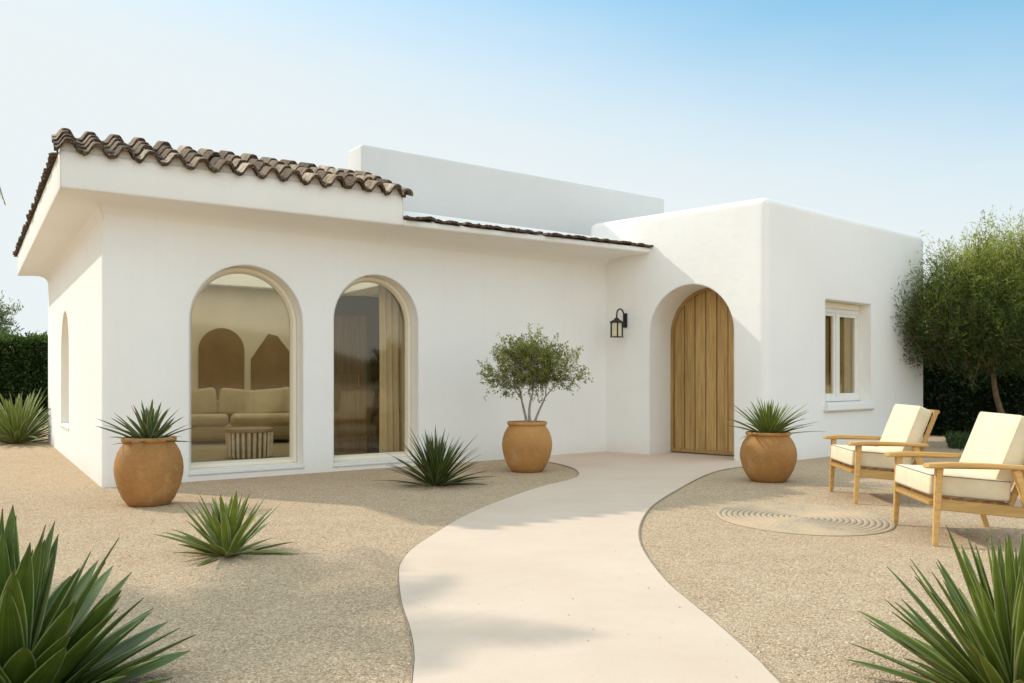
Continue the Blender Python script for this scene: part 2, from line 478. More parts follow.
def edging(line, side):
    bm = bmesh.new(); rings = []
    for i, p in enumerate(line):
        p = Vector((p[0], p[1], 0)); a = Vector(line[max(i-1, 0)]); b = Vector(line[min(i+1, len(line)-1)])
        d = (b-a); d.z = 0; d.normalize(); nrm = Vector((-d.y, d.x, 0))*side
        rings.append([p+nrm*.003+Vector((0, 0, -.03)), p+nrm*.003+Vector((0, 0, .012)), p+nrm*.008+Vector((0, 0, .012)), p+nrm*.008+Vector((0, 0, -.03))])
    add_loft(bm, rings)
    return tag(obj_bm('path_edging', bm, M['edging'], None, 30), 'thin dark edging strip along the path', 'edging', kind='structure')
edging(L_, 1); edging(R_, -1)

# loose pebbles lying on the gravel (nobody could count them)
def inside_path(x, y):
    c = False; j = len(outline)-1
    for i in range(len(outline)):
        xi, yi = outline[i]; xj, yj = outline[j]
        if (yi > y) != (yj > y) and x < (xj-xi)*(y-yi)/(yj-yi)+xi: c = not c
        j = i
    return c
def pebbles():
    ico = bmesh.new(); bmesh.ops.create_icosphere(ico, subdivisions=1, radius=1)
    bv = np.array([v.co[:] for v in ico.verts]); bf = np.array([[v.index for v in f.verts] for f in ico.faces]); ico.free()
    V, Fc, A = [], [], []; k = 0
    for _ in range(34000):
        y = 2.2 + 7.0*random.random()**1.6; x = (random.random()*1.36-.68)*y
        ins = inside_path(x, y)
        if ins and random.random() > .012: continue
        s = .0025 + .004*random.random()**2.5
        rot = np.array(Matrix.Rotation(random.random()*6.28, 3, 'Z'))
        p = (bv*(1+.25*rng.standard_normal((len(bv), 1)))*np.array([1.3, .9, .6])*s) @ rot.T + np.array([x, y, s*.2 + (ZP if ins else 0)])
        V.append(p); Fc.append(bf+k); A.append(np.full(len(bv), random.random())); k += len(bv)
    m, nt, out = new_mat('loose_pebble'); g = N(nt)
    a = g('Attribute', attribute_name='var').outputs['Fac']
    principled(g, out, g.ramp(a, [(0., (.38, .27, .16)), (.3, (.50, .37, .23)), (.75, (.62, .48, .32)), (1., (.76, .66, .52))]), .9, .2)
    o = obj_np('loose_pebbles', np.vstack(V), np.vstack(Fc), m, var=np.concatenate(A))
    tag(o, 'loose pebbles scattered over the tan gravel', 'pebbles', kind='stuff')
pebbles()

# ------------------------------------------------------------------ villa
P0 = Vector((-4.286, 8.99, 0)); U = Vector((.7976, .6032, 0)); NF = Vector((.6032, -.7976, 0))
W = Vector((-.531, .847, 0)).normalized(); NL = Vector((-.847, -.531, 0)).normalized()
PC = Vector((1.457, 13.33, 0)); PB = Vector((3.40, 11.50, 0)); PR = Vector((7.10, 14.78, 0)); PK = Vector((5.16, 16.61, 0))
W2 = P0 + W*7.64
villa = empty('villa', P0, 0, 'white plaster villa with arched windows and a clay tiled eave', 'house')
def vchild(o, parent=villa):
    # geometry is written in world metres: keep it there under a shifted parent
    o.parent = parent
    o.matrix_parent_inverse = Matrix.Identity(4)
    wm = parent
    off = Vector((0, 0, 0))
    while wm is not None:
        off += Vector(wm.location) if wm.type == 'EMPTY' else Vector((0, 0, 0)); wm = wm.parent
    o.data.transform(Matrix.Translation(-off))
    return o

def arch_pts(w_, z0, zs, n=28, bottom_grow=0):
    """2D arch outline (x, z), centred on x=0: width w_, base z0, springing zs"""
    r = w_/2
    pts = [(-r, z0), (r, z0)]
    for k in range(n+1):
        a = math.pi*k/n
        pts.append((r*math.cos(a), zs + r*math.sin(a)))
    # drop duplicates
    out = []
    for p in pts:
        if not out or (abs(p[0]-out[-1][0])+abs(p[1]-out[-1][1])) > 1e-6: out.append(p)
    return out

def to3(org, ux, nin, pts, d):
    return [org + ux*x + Vector((0, 0, z)) + nin*d for x, z in pts]

def cutter_arch(org, ux, nin, pts, d0, d1):
    bm = bmesh.new()
    add_loft(bm, [to3(org, ux, nin, pts, d0), to3(org, ux, nin, pts, d1)])
    return bm

def boolean_cut(bm, cutters):
    bmesh.ops.recalc_face_normals(bm, faces=bm.faces[:])
    me = bpy.data.meshes.new('tmp'); bm.to_mesh(me); bm.free()
    o = link(bpy.data.objects.new('tmp', me)); tmp = [o]
    for c in cutters:
        bmesh.ops.recalc_face_normals(c, faces=c.faces[:])
        cm = bpy.data.meshes.new('cut'); c.to_mesh(cm); c.free()
        co = link(bpy.data.objects.new('cut', cm)); tmp.append(co)
        md = o.modifiers.new('b', 'BOOLEAN'); md.operation = 'DIFFERENCE'; md.object = co; md.solver = 'EXACT'
    bpy.context.view_layer.update()
    dg = bpy.context.evaluated_depsgraph_get()
    res = bpy.data.meshes.new_from_object(o.evaluated_get(dg))
    for t in tmp: bpy.data.objects.remove(t)
    return res

def mesh_obj(name, me, m, parent=None, smooth=35):
    me.name = name; me.materials.clear(); me.materials.append(m)
    if smooth: shade(me, smooth)
    return link(bpy.data.objects.new(name, me), parent)

def rounded_prism(pts, z0, z1, r=.07, seg=4, which=None):
    bm = bmesh.new()
    b, t = add_poly_prism(bm, pts, z0, z1)
    es = [e for e in bm.edges if (e.verts[0] in t or e.verts[1] in t)]
    bmesh.ops.bevel(bm, geom=es, offset=r, segments=seg, profile=.5, affect='EDGES', clamp_overlap=True)
    return bm

# --- the tiled wing: solid volume, a room and arched openings cut out
ZW = 3.33
wing = rounded_prism([P0, PC + U*.35, Vector((4.6, 17.0, 0)), Vector((-2.0, 20.2, 0)), W2], -.05, ZW, .045, 3)
def room_pt(a, d, z=0): return P0 + U*a + W*d + Vector((0, 0, z))
RA0, RA1, RD0, RD1, RZ0, RZ1 = .34, 5.9, .36, 6.4, .06, 2.85
cut_room = bmesh.new(); add_poly_prism(cut_room, [room_pt(RA0, RD0), room_pt(RA1, RD0), room_pt(RA1, RD1), room_pt(RA0, RD1)], RZ0, RZ1)
SKY = [(.6, 2.3), (5.2, 2.3), (5.2, 6.0), (.6, 6.0)]  # unseen roof opening, added to bring daylight into the room
cut_sky = bmesh.new(); add_poly_prism(cut_sky, [room_pt(a, d) for a, d in SKY], 2.6, 3.6)
WIN = [dict(t=1.56, w=1.33, z0=.115, zs=1.785), dict(t=3.227, w=1.20, z0=.10, zs=1.86)]
cuts = [cut_room, cut_sky]
for q in WIN:
    cuts.append(cutter_arch(P0 + U*q['t'], U, -NF, arch_pts(q['w'], q['z0'], q['zs']), -.3, .6))
LW = dict(t=4.28, w=1.25, z0=.46, zs=1.50)
cuts.append(cutter_arch(P0 + W*LW['t'], W, -NL, arch_pts(LW['w'], LW['z0'], LW['zs']), -.3, .6))
vchild(mesh_obj('wall', boolean_cut(wing, cuts), M['plaster']))

# --- the entrance block
ED = (PB-PC).normalized(); MIN = Vector((.686, .727, 0)).normalized()      # door wall direction, inward
RDIR = (PR-PB).normalized(); RIN = Vector((-.664, .748, 0)).normalized()
ZB = 3.585
block = rounded_prism([PC - ED*.35, PB, PR, PK], -.05, ZB, .10, 6)
DOOR = dict(s=1.50, w=1.38, zs=1.80)
SWC, SWW, SWZ0, SWZ1 = 2.26, 1.40, .745, 2.30
c_door = cutter_arch(PC + ED*DOOR['s'], ED, MIN, arch_pts(DOOR['w'], -.2, DOOR['zs']), -.4, .66)
sw = [(-SWW/2, SWZ0), (SWW/2, SWZ0), (SWW/2, SWZ1), (-SWW/2, SWZ1)]
c_sw = cutter_arch(PB + RDIR*SWC, RDIR, RIN, sw, -.4, .75)
vchild(mesh_obj('wall', boolean_cut(block, [c_door, c_sw]), M['plaster']))

# --- tall parapet wall behind
bm = rounded_prism([Vector((-2.08, 11.91, 0)), Vector((2.77, 15.58, 0)), Vector((2.77, 15.58, 0))-NF*.45, Vector((-2.08, 11.91, 0))-NF*.45], 3.2, 4.40, .04, 3)
vchild(obj_bm('parapet', bm, M['greyplaster'], None, 35))

# --- eave: fascia, soffit and the cove that runs into the wall
E0 = Vector((-4.40, 8.37, 0)); E1 = Vector((2.013, 12.73, 0)); A_E = (E1-E0).normalized()
B_E = Vector((-A_E.y, A_E.x, 0)); LEN_E = (E1-E0).length
EQ = E0 + A_E*3.72; E2 = W2 + NL*.46 + W*.45
def wall_under(p):                     # nearest point of the wing front wall
    return P0 + U*((p-P0).dot(U))
prof_tall = [(1., 3.37), (1., 3.03), (.985, 3.01), (.95, 3.), (.5, 2.994), (.26, 2.98), (.11, 2.95), (.035, 2.90), (-.012, 2.845), (-.05, 2.75), (-.12, 3.37)]
prof_thin = [(1., 3.075), (1., 3.02), (.985, 3.005), (.95, 2.998), (.5, 2.994), (.26, 2.98), (.11, 2.95), (.035, 2.90), (-.012, 2.845), (-.05, 2.75), (-.12, 3.30)]
def ring(wp, ep, prof): return [wp + (ep-wp)*f + Vector((0, 0, z)) for f, z in prof]
bm = bmesh.new()
n_l = 6
rings = [ring(W2.lerp(P0, k/n_l), E2.lerp(E0, k/n_l), prof_tall) for k in range(n_l)]
rings += [ring(P0, E0, prof_tall)]
rings += [ring(wall_under(E0.lerp(EQ, k/5)) if k > 1 else P0.lerp(wall_under(EQ), k/5), E0.lerp(EQ, k/5), prof_tall) for k in range(1, 6)]
add_loft(bm, rings)
E1x = E1 + A_E*.25
rings = [ring(wall_under(EQ.lerp(E1x, k/5)), EQ.lerp(E1x, k/5), prof_thin) for k in range(6)]
rings[0] = [p + A_E*.003 for p in rings[0]]
add_loft(bm, rings)
vchild(obj_bm('eave', bm, M['plaster'], None, 32))

# --- clay tile roof
class Acc:
    def __init__(s): s.v, s.f, s.a, s.k = [], [], [], 0
    def add(s, v, f, a):
        v = np.asarray(v); s.v.append(v); s.f += [tuple(int(i)+s.k for i in q) for q in f]; s.a.append(np.full(len(v), a)); s.k += len(v)
    def build(s, name, m, smooth=40, parent=None): return obj_np(name, np.vstack(s.v), s.f, m, parent, smooth, var=np.concatenate(s.a))
def s_tile(acc, org, a, b, c, width, length, amp, thick, phase=0., nprof=14, var=None, lift=.03):
    """one wave of S-tile: a along the eave, b up the slope, c normal; org = lower left corner"""
    top, bot = [], []; va = random.random() if var is None else var; vv = []
    j0 = random.gauss(0, .004)
    for e, y in enumerate((0, .05, 1.)):
        for k in range(nprof+1):
            x = k/nprof
            th = 2*math.pi*(x+phase); z = amp*1.12*(math.cos(th)-.13*math.cos(3*th)) * (1 - .10*y) + lift*(1-y) + (random.gauss(0, .0022) if e < 2 else 0)
            p = org + a*(x*width) + b*(length*y + (j0 + random.gauss(0, .004) if e == 0 else 0))
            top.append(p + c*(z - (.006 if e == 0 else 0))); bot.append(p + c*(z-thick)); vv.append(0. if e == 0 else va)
    n = nprof+1
    v = [p[:] for p in top+bot]; o = 3*n; f = []
    for r in (0, n):
        for k in range(nprof):
            f.append((r+k, r+k+1, r+n+k+1, r+n+k)); f.append((o+r+k, o+r+n+k, o+r+n+k+1, o+r+k+1))
        f.append((r, r+n, o+r+n, o+r)); f.append((r+n-1, o+r+n-1, o+r+2*n-1, r+2*n-1))
    for k in range(nprof):
        f.append((k, o+k, o+k+1, k+1)); f.append((2*n+k, 2*n+k+1, o+2*n+k+1, o+2*n+k))
    acc.add(v, f, va); acc.a[-1] = np.array(vv + [.0]*len(bot))
def barrel(acc, p, q, up, r, thick=.022, seg=10, var=None, taper=.86):
    """half-round cap tile from p to q"""
    p, q = Vector(p), Vector(q); d = (q-p).normalized(); x = d.cross(up).normalized(); y = x.cross(d)
    v = []
    for pos, rr in ((p, r), (q, r*taper)):
        for rad in (rr, rr-thick):
            for k in range(seg+1):
                t = math.pi*(-.08+1.16*k/seg)
                v.append((pos + x*math.cos(t)*rad + y*math.sin(t)*rad)[:])
    n = seg+1; f = []
    for k in range(seg):
        f.append((k, k+1, 2*n+k+1, 2*n+k)); f.append((n+k, 3*n+k, 3*n+k+1, n+k+1))
        f.append((k, n+k, n+k+1, k+1)); f.append((2*n+k, 2*n+k+1, 3*n+k+1, 3*n+k))
    f.append((0, 2*n, 3*n, n)); f.append((seg, n+seg, 3*n+seg, 2*n+seg))
    acc.add(v, f, random.random() if var is None else var)
roof = Acc()
RUN, RISE = 1.42, .50
B_R = (B_E + A_E*.09).normalized()
b3 = (B_R*RUN + Vector((0, 0, RISE))).normalized(); c3 = A_E.cross(b3).normalized()
SL = math.hypot(RUN, RISE); NW = 15; WV = 3.79/NW
z_e = 3.415
for course in range(4):
    for k in range(NW):
        org = E0 - A_E*.05 + A_E*(WV*k + random.gauss(0, .006)) + b3*(-.085 + course*.37 + random.gauss(0, .012)) + Vector((0, 0, z_e)) + c3*random.gauss(.0, .006)
        rot = Matrix.Rotation(random.gauss(0, .010), 3, c3)
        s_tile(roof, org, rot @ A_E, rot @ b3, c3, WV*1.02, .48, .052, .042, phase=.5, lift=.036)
# rake rolls at both ends and the ridge roll
for s0, rr in ((3.745, .07),):
    for k in range(4):
        p = E0 + A_E*s0 + b3*(-.10 + k*.37) + Vector((0, 0, z_e)) + c3*(.012 if s0 < 1 else -.012)
        barrel(roof, p, p + b3*.45 - c3*.03, c3, rr + random.gauss(0, .004))
# rear row of tiles falling from the crest to the flat roof
b4 = (-B_R*1. + Vector((0, 0, .55))).normalized(); c4 = b4.cross(A_E).normalized()
if c4.z < 0: c4 = -c4
for k in range(NW):
    org = E0 + A_E*(.0 + WV*k) + B_R*(RUN+.42) + Vector((0, 0, 3.60))
    s_tile(roof, org, A_E, b4, c4, WV*1.02, .46, .045, .04, phase=.5, lift=.02)
# narrow run of tiles along the left eave
aL = (E2-E0).normalized(); bL = -NL
bL3 = (bL*1. + Vector((0, 0, .18))).normalized(); cL = bL3.cross(aL).normalized()
if cL.z < 0: cL = -cL
nL = int((E2-E0).length/.25)
for k in range(1, nL+1):
    for course in range(2):
        org = E0 + aL*(.25*k + random.gauss(0, .008)) + bL3*(-.055 + course*.34 + random.gauss(0, .01)) + Vector((0, 0, 3.40 + random.gauss(0, .006)))
        s_tile(roof, org, aL, bL3, cL, .255, .42, .014, .026, phase=.5, lift=.018)
# thin tile edge along the low eave to the right
bT = (B_E + Vector((0, 0, .10))).normalized(); cT = A_E.cross(bT).normalized()
nT = int((E1-EQ).length/.21)+1
for course in range(5):
    for k in range(nT):
        org = EQ + A_E*(.02 + .21*k + random.gauss(0, .012)) + bT*(-.05 + .33*course + random.gauss(0, .015)) + Vector((0, 0, 3.108 + random.gauss(0, .006)))
        s_tile(roof, org, A_E, bT, cT, .20 if k < nT-1 else .17, .40, .007, .032, phase=random.random(), lift=.022, var=.45+.5*random.random())
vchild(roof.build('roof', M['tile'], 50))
# plaster under the tiles, up to the ridge, and the short gable at each end
bm = bmesh.new()
def rb_ring(p):
  B_E = B_R
  return [p + B_E*.03 + Vector((0, 0, 3.30)), p + B_E*.03 + Vector((0, 0, 3.345)), p + B_E*RUN + Vector((0, 0, 3.35+RISE-.02)), p + B_E*(RUN+.16) + Vector((0, 0, 3.35+RISE-.02)), p + B_E*(RUN+.16) + Vector((0, 0, 3.30))]
add_loft(bm, [rb_ring(E0 + A_E*.02), rb_ring(EQ - A_E*.02)])
# wavy mortar bed closing the gap between fascia and tile ends
top_, nm_ = [], 220
rg = [[], [], [], []]
for k in range(nm_+1):
    x = .0 + 3.72*k/nm_; ph = (x+.05)/WV
    zz = z_e + .052*1.12*(math.cos(2*math.pi*(ph+.5))-.13*math.cos(6*math.pi*(ph+.5))) + .030 - .040
    for q, (d_, z_) in enumerate(((.012, 3.35), (.012, zz), (.16, zz+.02), (.16, 3.35))): rg[q].append(E0 + A_E*x + B_R*d_ + Vector((0, 0, z_)))
add_loft(bm, [[rg[q][k] for q in range(4)] for k in range(nm_+1)])
vchild(obj_bm('roof_base', bm, M['plaster'], None, 30))

# --- skylight over the living room, added unseen to light it
bm = bmesh.new(); add_poly_prism(bm, [room_pt(a, d) for a, d in ((.55, 2.25), (5.25, 2.25), (5.25, 6.05), (.55, 6.05))], 3.335, 3.36)
vchild(obj_bm('fill_skylight', bm, M['frost'], None, 0))

# --- unseen grey-tan roof sheet, added to cut bounce onto the parapet, around the skylight
def deck(name, outer, hole, z, m):
    polys = [[Vector((p.x, p.y, 0)) for p in outer]] + ([[Vector((p.x, p.y, 0)) for p in hole]] if hole else [])
    flat = [p for q in polys for p in q]; bm = bmesh.new(); vs = [bm.verts.new((p.x, p.y, z)) for p in flat]
    for t in tessellate_polygon(polys): bm.faces.new([vs[i] for i in t])
    return vchild(obj_bm(name, bm, m, None, 0))
deck('bounce_cut_roof', [P0 + U*.35 + W*1.2, Vector((1.4, 13.75, 0)), Vector((4.3, 16.9, 0)), Vector((-2.0, 19.9, 0)), W2 + U*.3 - W*.2],
     [room_pt(a, d) for a, d in ((.5, 2.2), (5.3, 2.2), (5.3, 6.1), (.5, 6.1))], ZW+.004, mat_simple('bounce_cut_grey', (.34, .30, .25), .95, .1, 5, .15, .4))

# --- interior lining
bm = bmesh.new(); add_poly_prism(bm, [room_pt(RA0+.01, RD0+.01), room_pt(RA1-.01, RD0+.01), room_pt(RA1-.01, RD1-.01), room_pt(RA0+.01, RD1-.01)], RZ0-.02, RZ0+.006)
vchild(obj_bm('interior_floor', bm, M['floor'], None, 0))
bm = bmesh.new()
add_poly_prism(bm, [room_pt(RA0+.01, RD1-.05), room_pt(RA1-.01, RD1-.05), room_pt(RA1-.01, RD1-.008), room_pt(RA0+.01, RD1-.008)], RZ0+.007, RZ1-.005)
add_poly_prism(bm, [room_pt(RA1-.05, RD0+.01), room_pt(RA1-.008, RD0+.01), room_pt(RA1-.008, RD1-.06), room_pt(RA1-.05, RD1-.06)], RZ0+.007, RZ1-.005)
add_poly_prism(bm, [room_pt(RA0+.008, RD0+.01), room_pt(RA0+.05, RD0+.01), room_pt(RA0+.05, RD1-.06), room_pt(RA0+.008, RD1-.06)], RZ0+.007, RZ1-.005)
vchild(obj_bm('interior_wall', bm, M['tanwall'], None, 0))
# brown arched panels on the rear wall of the living room
def panel(a, w_, zs, shape):
    r = w_/2
    if shape == 'arch': pts = arch_pts(w_, RZ0+.01, zs, 20)
    else: pts = [(-r, RZ0+.01), (r, RZ0+.01), (r, zs), (r*.35, zs+.30), (-r*.1, zs+.34), (-r*.55, zs+.1), (-r, zs-.15)]
    bm = bmesh.new(); add_loft(bm, [to3(room_pt(a, RD1-.053), U, W, pts, 0), to3(room_pt(a, RD1-.053), U, W, pts, -.05)])
    return vchild(obj_bm('arched_panel', bm, M['brownpanel'], None, 30))
panel(1.75, .80, 1.72, 'cut'); panel(2.80, .84, 1.66, 'arch'); panel(3.74, .76, 1.66, 'cut'); panel(.95, .55, 1.9, 'arch')

# --- arched windows: frame, pane, sill
def frame_ring(bm, org, ux, nin, w_, z0, zs, fw, d0, d1, n=32):
    a = arch_pts(w_, z0, zs, n); b = arch_pts(w_-2*fw, z0+fw, zs, n)
    ra = to3(org, ux, nin, a, d0); rb = to3(org, ux, nin, b, d0); rc = to3(org, ux, nin, b, d1); rd = to3(org, ux, nin, a, d1)
    m_ = len(a)
    vs = [[bm.verts.new(p) for p in r_] for r_ in (ra, rb, rc, rd)]
    for q in range(4):
        x, y = vs[q], vs[(q+1) % 4]
        for i in range(m_):
            j = (i+1) % m_
            bm.faces.new((x[i], x[j], y[j], y[i]))
def arched_window(org, ux, nin, q, depth, fw=.055, m='cream', parts=True):
    bm = bmesh.new()
    frame_ring(bm, org, ux, nin, q['w']-.006, q['z0']+.003, q['zs'], fw, depth, depth+.07)
    frame_ring(bm, org, ux, nin, q['w']-.006-2*fw*.8, q['z0']+.003+fw*.8, q['zs'], .028, depth+.022, depth+.06)
    fr = vchild(obj_bm('window', bm, M[m], None, 40))
    bm = bmesh.new()
    pts = arch_pts(q['w']-2*fw+.02, q['z0']+fw-.01, q['zs'], 32)
    vs = [bm.verts.new(p) for p in to3(org, ux, nin, pts, depth+.042)]; bm.faces.new(vs)
    pn = obj_bm('pane', bm, M['glass'], None, 0); vchild(pn); pn.parent = fr
    # glazing bead and sloped sill
    bm = bmesh.new()
    r = q['w']/2+.015
    add_loft(bm, [to3(org, ux, nin, [(x, q['z0']-.05), (x, q['z0']-.012)], -.010) + to3(org, ux, nin, [(x, q['z0']+.006), (x, q['z0']-.05)], .17) for x in (-r, r)])
    sl = vchild(obj_bm('sill', bm, M['plaster'], None, 30)); sl.parent = fr
    return fr
for q in WIN: arched_window(P0 + U*q['t'], U, -NF, q, .17)
arched_window(P0 + W*LW['t'], W, -NL, LW, .16, m='white_paint')

# --- front door
bm = bmesh.new(); NPL = 7; pw = (DOOR['w']-.10)/NPL; dorg = PC + ED*DOOR['s']
dacc = Acc(); rd_ = DOOR['w']/2-.05
for k in range(NPL):
    x0 = -rd_ + k*pw + .006; x1 = x0 + pw - .012
    def topz(x): return DOOR['zs'] + math.sqrt(max(0, rd_*rd_-x*x))
    xs = [x0 + (x1-x0)*i/6 for i in range(7)]
    v, f = [], []
    off = random.gauss(0, .0025)
    for d, ins in ((.575+off, .006), (.581+off, 0.), (.62, 0.)):
        for i, x in enumerate(xs):
            xx = x0+ins if i == 0 else x1-ins if i == 6 else x
            v.append((dorg + ED*xx + MIN*d + Vector((0, 0, .035)))[:])
        for i, x in enumerate(xs):
            xx = x0+ins if i == 0 else x1-ins if i == 6 else x
            v.append((dorg + ED*xx + MIN*d + Vector((0, 0, topz(xx)-.004)))[:])
    for i in range(6): f.append((i, i+1, 7+i+1, 7+i))
    for l in range(2):
        a, b = 14*l, 14*(l+1)
        f += [(a, a+7, b+7, b), (a+6, b+6, b+13, a+13)]
        for i in range(6): f += [(a+i, b+i, b+i+1, a+i+1), (a+7+i, a+7+i+1, b+7+i+1, b+7+i)]
    dacc.add(v, f, random.random())
dobj = vchild(dacc.build('door', M['door'], 30))
bm = bmesh.new(); frame_ring(bm, dorg, ED, MIN, DOOR['w']-.004, .032, DOOR['zs'], .05, .555, .64)
fr = vchild(obj_bm('door_frame', bm, M['door'], None, 30)); fr.parent = dobj
bm = bmesh.new(); add_loft(bm, [to3(dorg, ED, MIN, arch_pts(DOOR['w']-.09, .032, DOOR['zs']), .605), to3(dorg, ED, MIN, arch_pts(DOOR['w']-.09, .032, DOOR['zs']), .635)])
bk = vchild(obj_bm('door_groove', bm, M['groove'], None, 30)); bk.parent = dobj

# --- casement window in the right-hand wall
sorg = PB + RDIR*SWC
def sw_box(bm, x0, x1, z0, z1, d0, d1):
    add_loft(bm, [to3(sorg, RDIR, RIN, [(x0, z0), (x1, z0), (x1, z1), (x0, z1)], d) for d in (d0, d1)])
bm = bmesh.new(); h = SWW/2-.003; D0 = .18
wz0, wz1 = SWZ0+.05, SWZ1-.10
sw_box(bm, -h, -h+.06, wz0, wz1, D0, D0+.07); sw_box(bm, h-.06, h, wz0, wz1, D0, D0+.07)
sw_box(bm, -h+.06, h-.06, wz0, wz0+.07, D0, D0+.07); sw_box(bm, -h+.06, h-.06, wz1-.06, wz1, D0, D0+.07)
sw_box(bm, -.045, .045, wz0+.07, wz1-.06, D0-.005, D0+.065)
for xa, xb in ((-h+.06, -.045), (.045, h-.06)):
    sw_box(bm, xa, xa+.05, wz0+.07, wz1-.06, D0+.015, D0+.06); sw_box(bm, xb-.05, xb, wz0+.07, wz1-.06, D0+.015, D0+.06)
    sw_box(bm, xa+.05, xb-.05, wz0+.07, wz0+.12, D0+.015, D0+.06); sw_box(bm, xa+.05, xb-.05, wz1-.11, wz1-.06, D0+.015, D0+.06)
sfr = vchild(obj_bm('window', bm, M['white_paint'], None, 0))
bm = bmesh.new()
for xa, xb in ((-h+.11, -.095), (.095, h-.11)): sw_box(bm, xa-.01, xb+.01, wz0+.11, wz1-.10, D0+.035, D0+.039)
p_ = vchild(obj_bm('pane', bm, M['smallglass'], None, 0)); p_.parent = sfr
bm = bmesh.new(); sw_box(bm, -h, h, wz1, SWZ1-.003, D0-.012, D0+.09)
p_ = vchild(obj_bm('lintel', bm, M['cream'], None, 0)); p_.parent = sfr
bm = bmesh.new(); sw_box(bm, -SWW/2-.06, SWW/2+.05, SWZ0-.095, SWZ0+.045, -.055, D0-.002)
bmesh.ops.bevel(bm, geom=bm.edges[:], offset=.02, segments=3, affect='EDGES')
p_ = vchild(obj_bm('sill', bm, M['plaster'], None, 40)); p_.parent = sfr

# --- curtains (hang behind the glass)
def curtain(name, org, ux, nin, x0, x1, z0, z1, d, m, label, amp=.03, wl=.11):
    n = int((x1-x0)/wl*10); V = []; Fq = []
    for i in range(n+1):
        x = x0 + (x1-x0)*i/n; o = amp*math.sin(2*math.pi*(x-x0)/wl + .8*math.sin(5*x)) + .01*math.sin(31*x)
        for j in range(7):
            t = j/6
            V.append((org + ux*(x + .012*math.sin(3*t+x*9)) + nin*(d + o*(1-.35*t)) + Vector((0, 0, z0+(z1-z0)*t)))[:])
    for i in range(n):
        for j in range(6): Fq.append((i*7+j, (i+1)*7+j, (i+1)*7+j+1, i*7+j+1))
    o = obj_np(name, V, Fq, m, None, 60)
    return tag(o, label, 'curtain')
curtain('curtain', P0, U, -NF, 3.52, 4.12, .08, 2.65, .52, M['curtain'], 'pale beige curtain behind the right half of the narrower arched window')
curtain('curtain', sorg, RDIR, RIN, -.62, .62, .80, 2.24, .285, M['browncurtain'], 'brown curtain behind the small casement window', .014, .09)

# --- interior door seen through the second window
bm = bmesh.new()
add_box(bm, (-.10, 0, 1.06), (.84, .05, 2.0), None, .006)
for z in (.62, 1.55): add_box(bm, (-.10, -.03, z), (.52, .02, .66), None, .008)
idoor = obj_bm('interior_door', bm, M['darkdoor'], None, 30)
idoor.location = (-2.45, 12.55, 0); idoor.rotation_euler = (0, 0, R(6))
tag(idoor, 'dark brown door with a brass handle behind the narrower arched window', 'door')
bm = bmesh.new(); add_tube(bm, [(.22, -.025, 1.0), (.22, -.075, 1.02), (.22, -.075, 1.20), (.22, -.025, 1.22)], .014, 8)
obj_bm('handle', bm, M['brass'], idoor)
bm = bmesh.new(); add_box(bm, (-.56, 0, 1.2), (.07, .10, 2.28), None, .006); add_box(bm, (.36, 0, 1.2), (.07, .10, 2.28), None, .006); add_box(bm, (-.10, 0, 2.20), (.85, .098, .29), None, .006)
add_box(bm, (.64, .04, 1.2), (.49, .03, 2.28))
obj_bm('door_frame', bm, M['groove'], idoor, 30)

# ------------------------------------------------------------------ living-room furniture
def cushion_bm(bm, c, s, rot=None, bevel=.05, puff=.0, seg=4):
    vs = add_box(bm, (0, 0, 0), s, None, bevel, seg)
    for v in vs:
        co = v.co.copy()
        if puff:
            fx = 1-min(1, abs(co.x)/(s[0]/2))**2; fy = 1-min(1, abs(co.y)/(s[1]/2))**2
            fz = 1-min(1, abs(co.z)/(s[2]/2))**2
            co.z += math.copysign(puff*fx*fy, co.z) if abs(co.z) > s[2]*.25 else 0
        if rot is not None: co = rot @ co
        v.co = co + Vector(c)
sofa = empty('sofa', room_pt(2.55, 4.75, RZ0+.006), R(16), 'olive beige sofa with loose back cushions behind the larger arched window', 'sofa')
bm = bmesh.new(); cushion_bm(bm, (0, 0, .20), (2.9, .95, .26), None, .08); obj_bm('base', bm, M['sofa'], sofa)
bm = bmesh.new(); cushion_bm(bm, (0, .40, .42), (2.9, .26, .56), None, .1); obj_bm('backrest', bm, M['sofa'], sofa)
for x in (-.68, .68):
    bm = bmesh.new(); cushion_bm(bm, (x, -.08, .38), (1.32, .84, .20), None, .075, .02); obj_bm('seat_cushion', bm, M['sofa'], sofa)
for x, rz in ((-1.05, .14), (-.52, -.12), (.12, .10), (.66, -.08), (1.12, .16)):
    bm = bmesh.new(); cushion_bm(bm, (x, .17, .655), (.62, .20, .48), Matrix.Rotation(-.28, 3, 'X') @ Matrix.Rotation(rz, 3, 'Y'), .075, .0); obj_bm('back_cushion', bm, M['sofa'], sofa)
for x in (-1.45, 1.45):
    bm = bmesh.new(); cushion_bm(bm, (x, -.05, .35), (.26, .95, .52), None, .1); obj_bm('armrest', bm, M['sofa'], sofa)
for x in (-1.3, 1.3):
    for y in (-.38, .38):
        bm = bmesh.new(); add_tube(bm, [(x, y, 0), (x, y, .10)], [.02, .028], 8); obj_bm('leg', bm, M['darkdoor'], sofa)
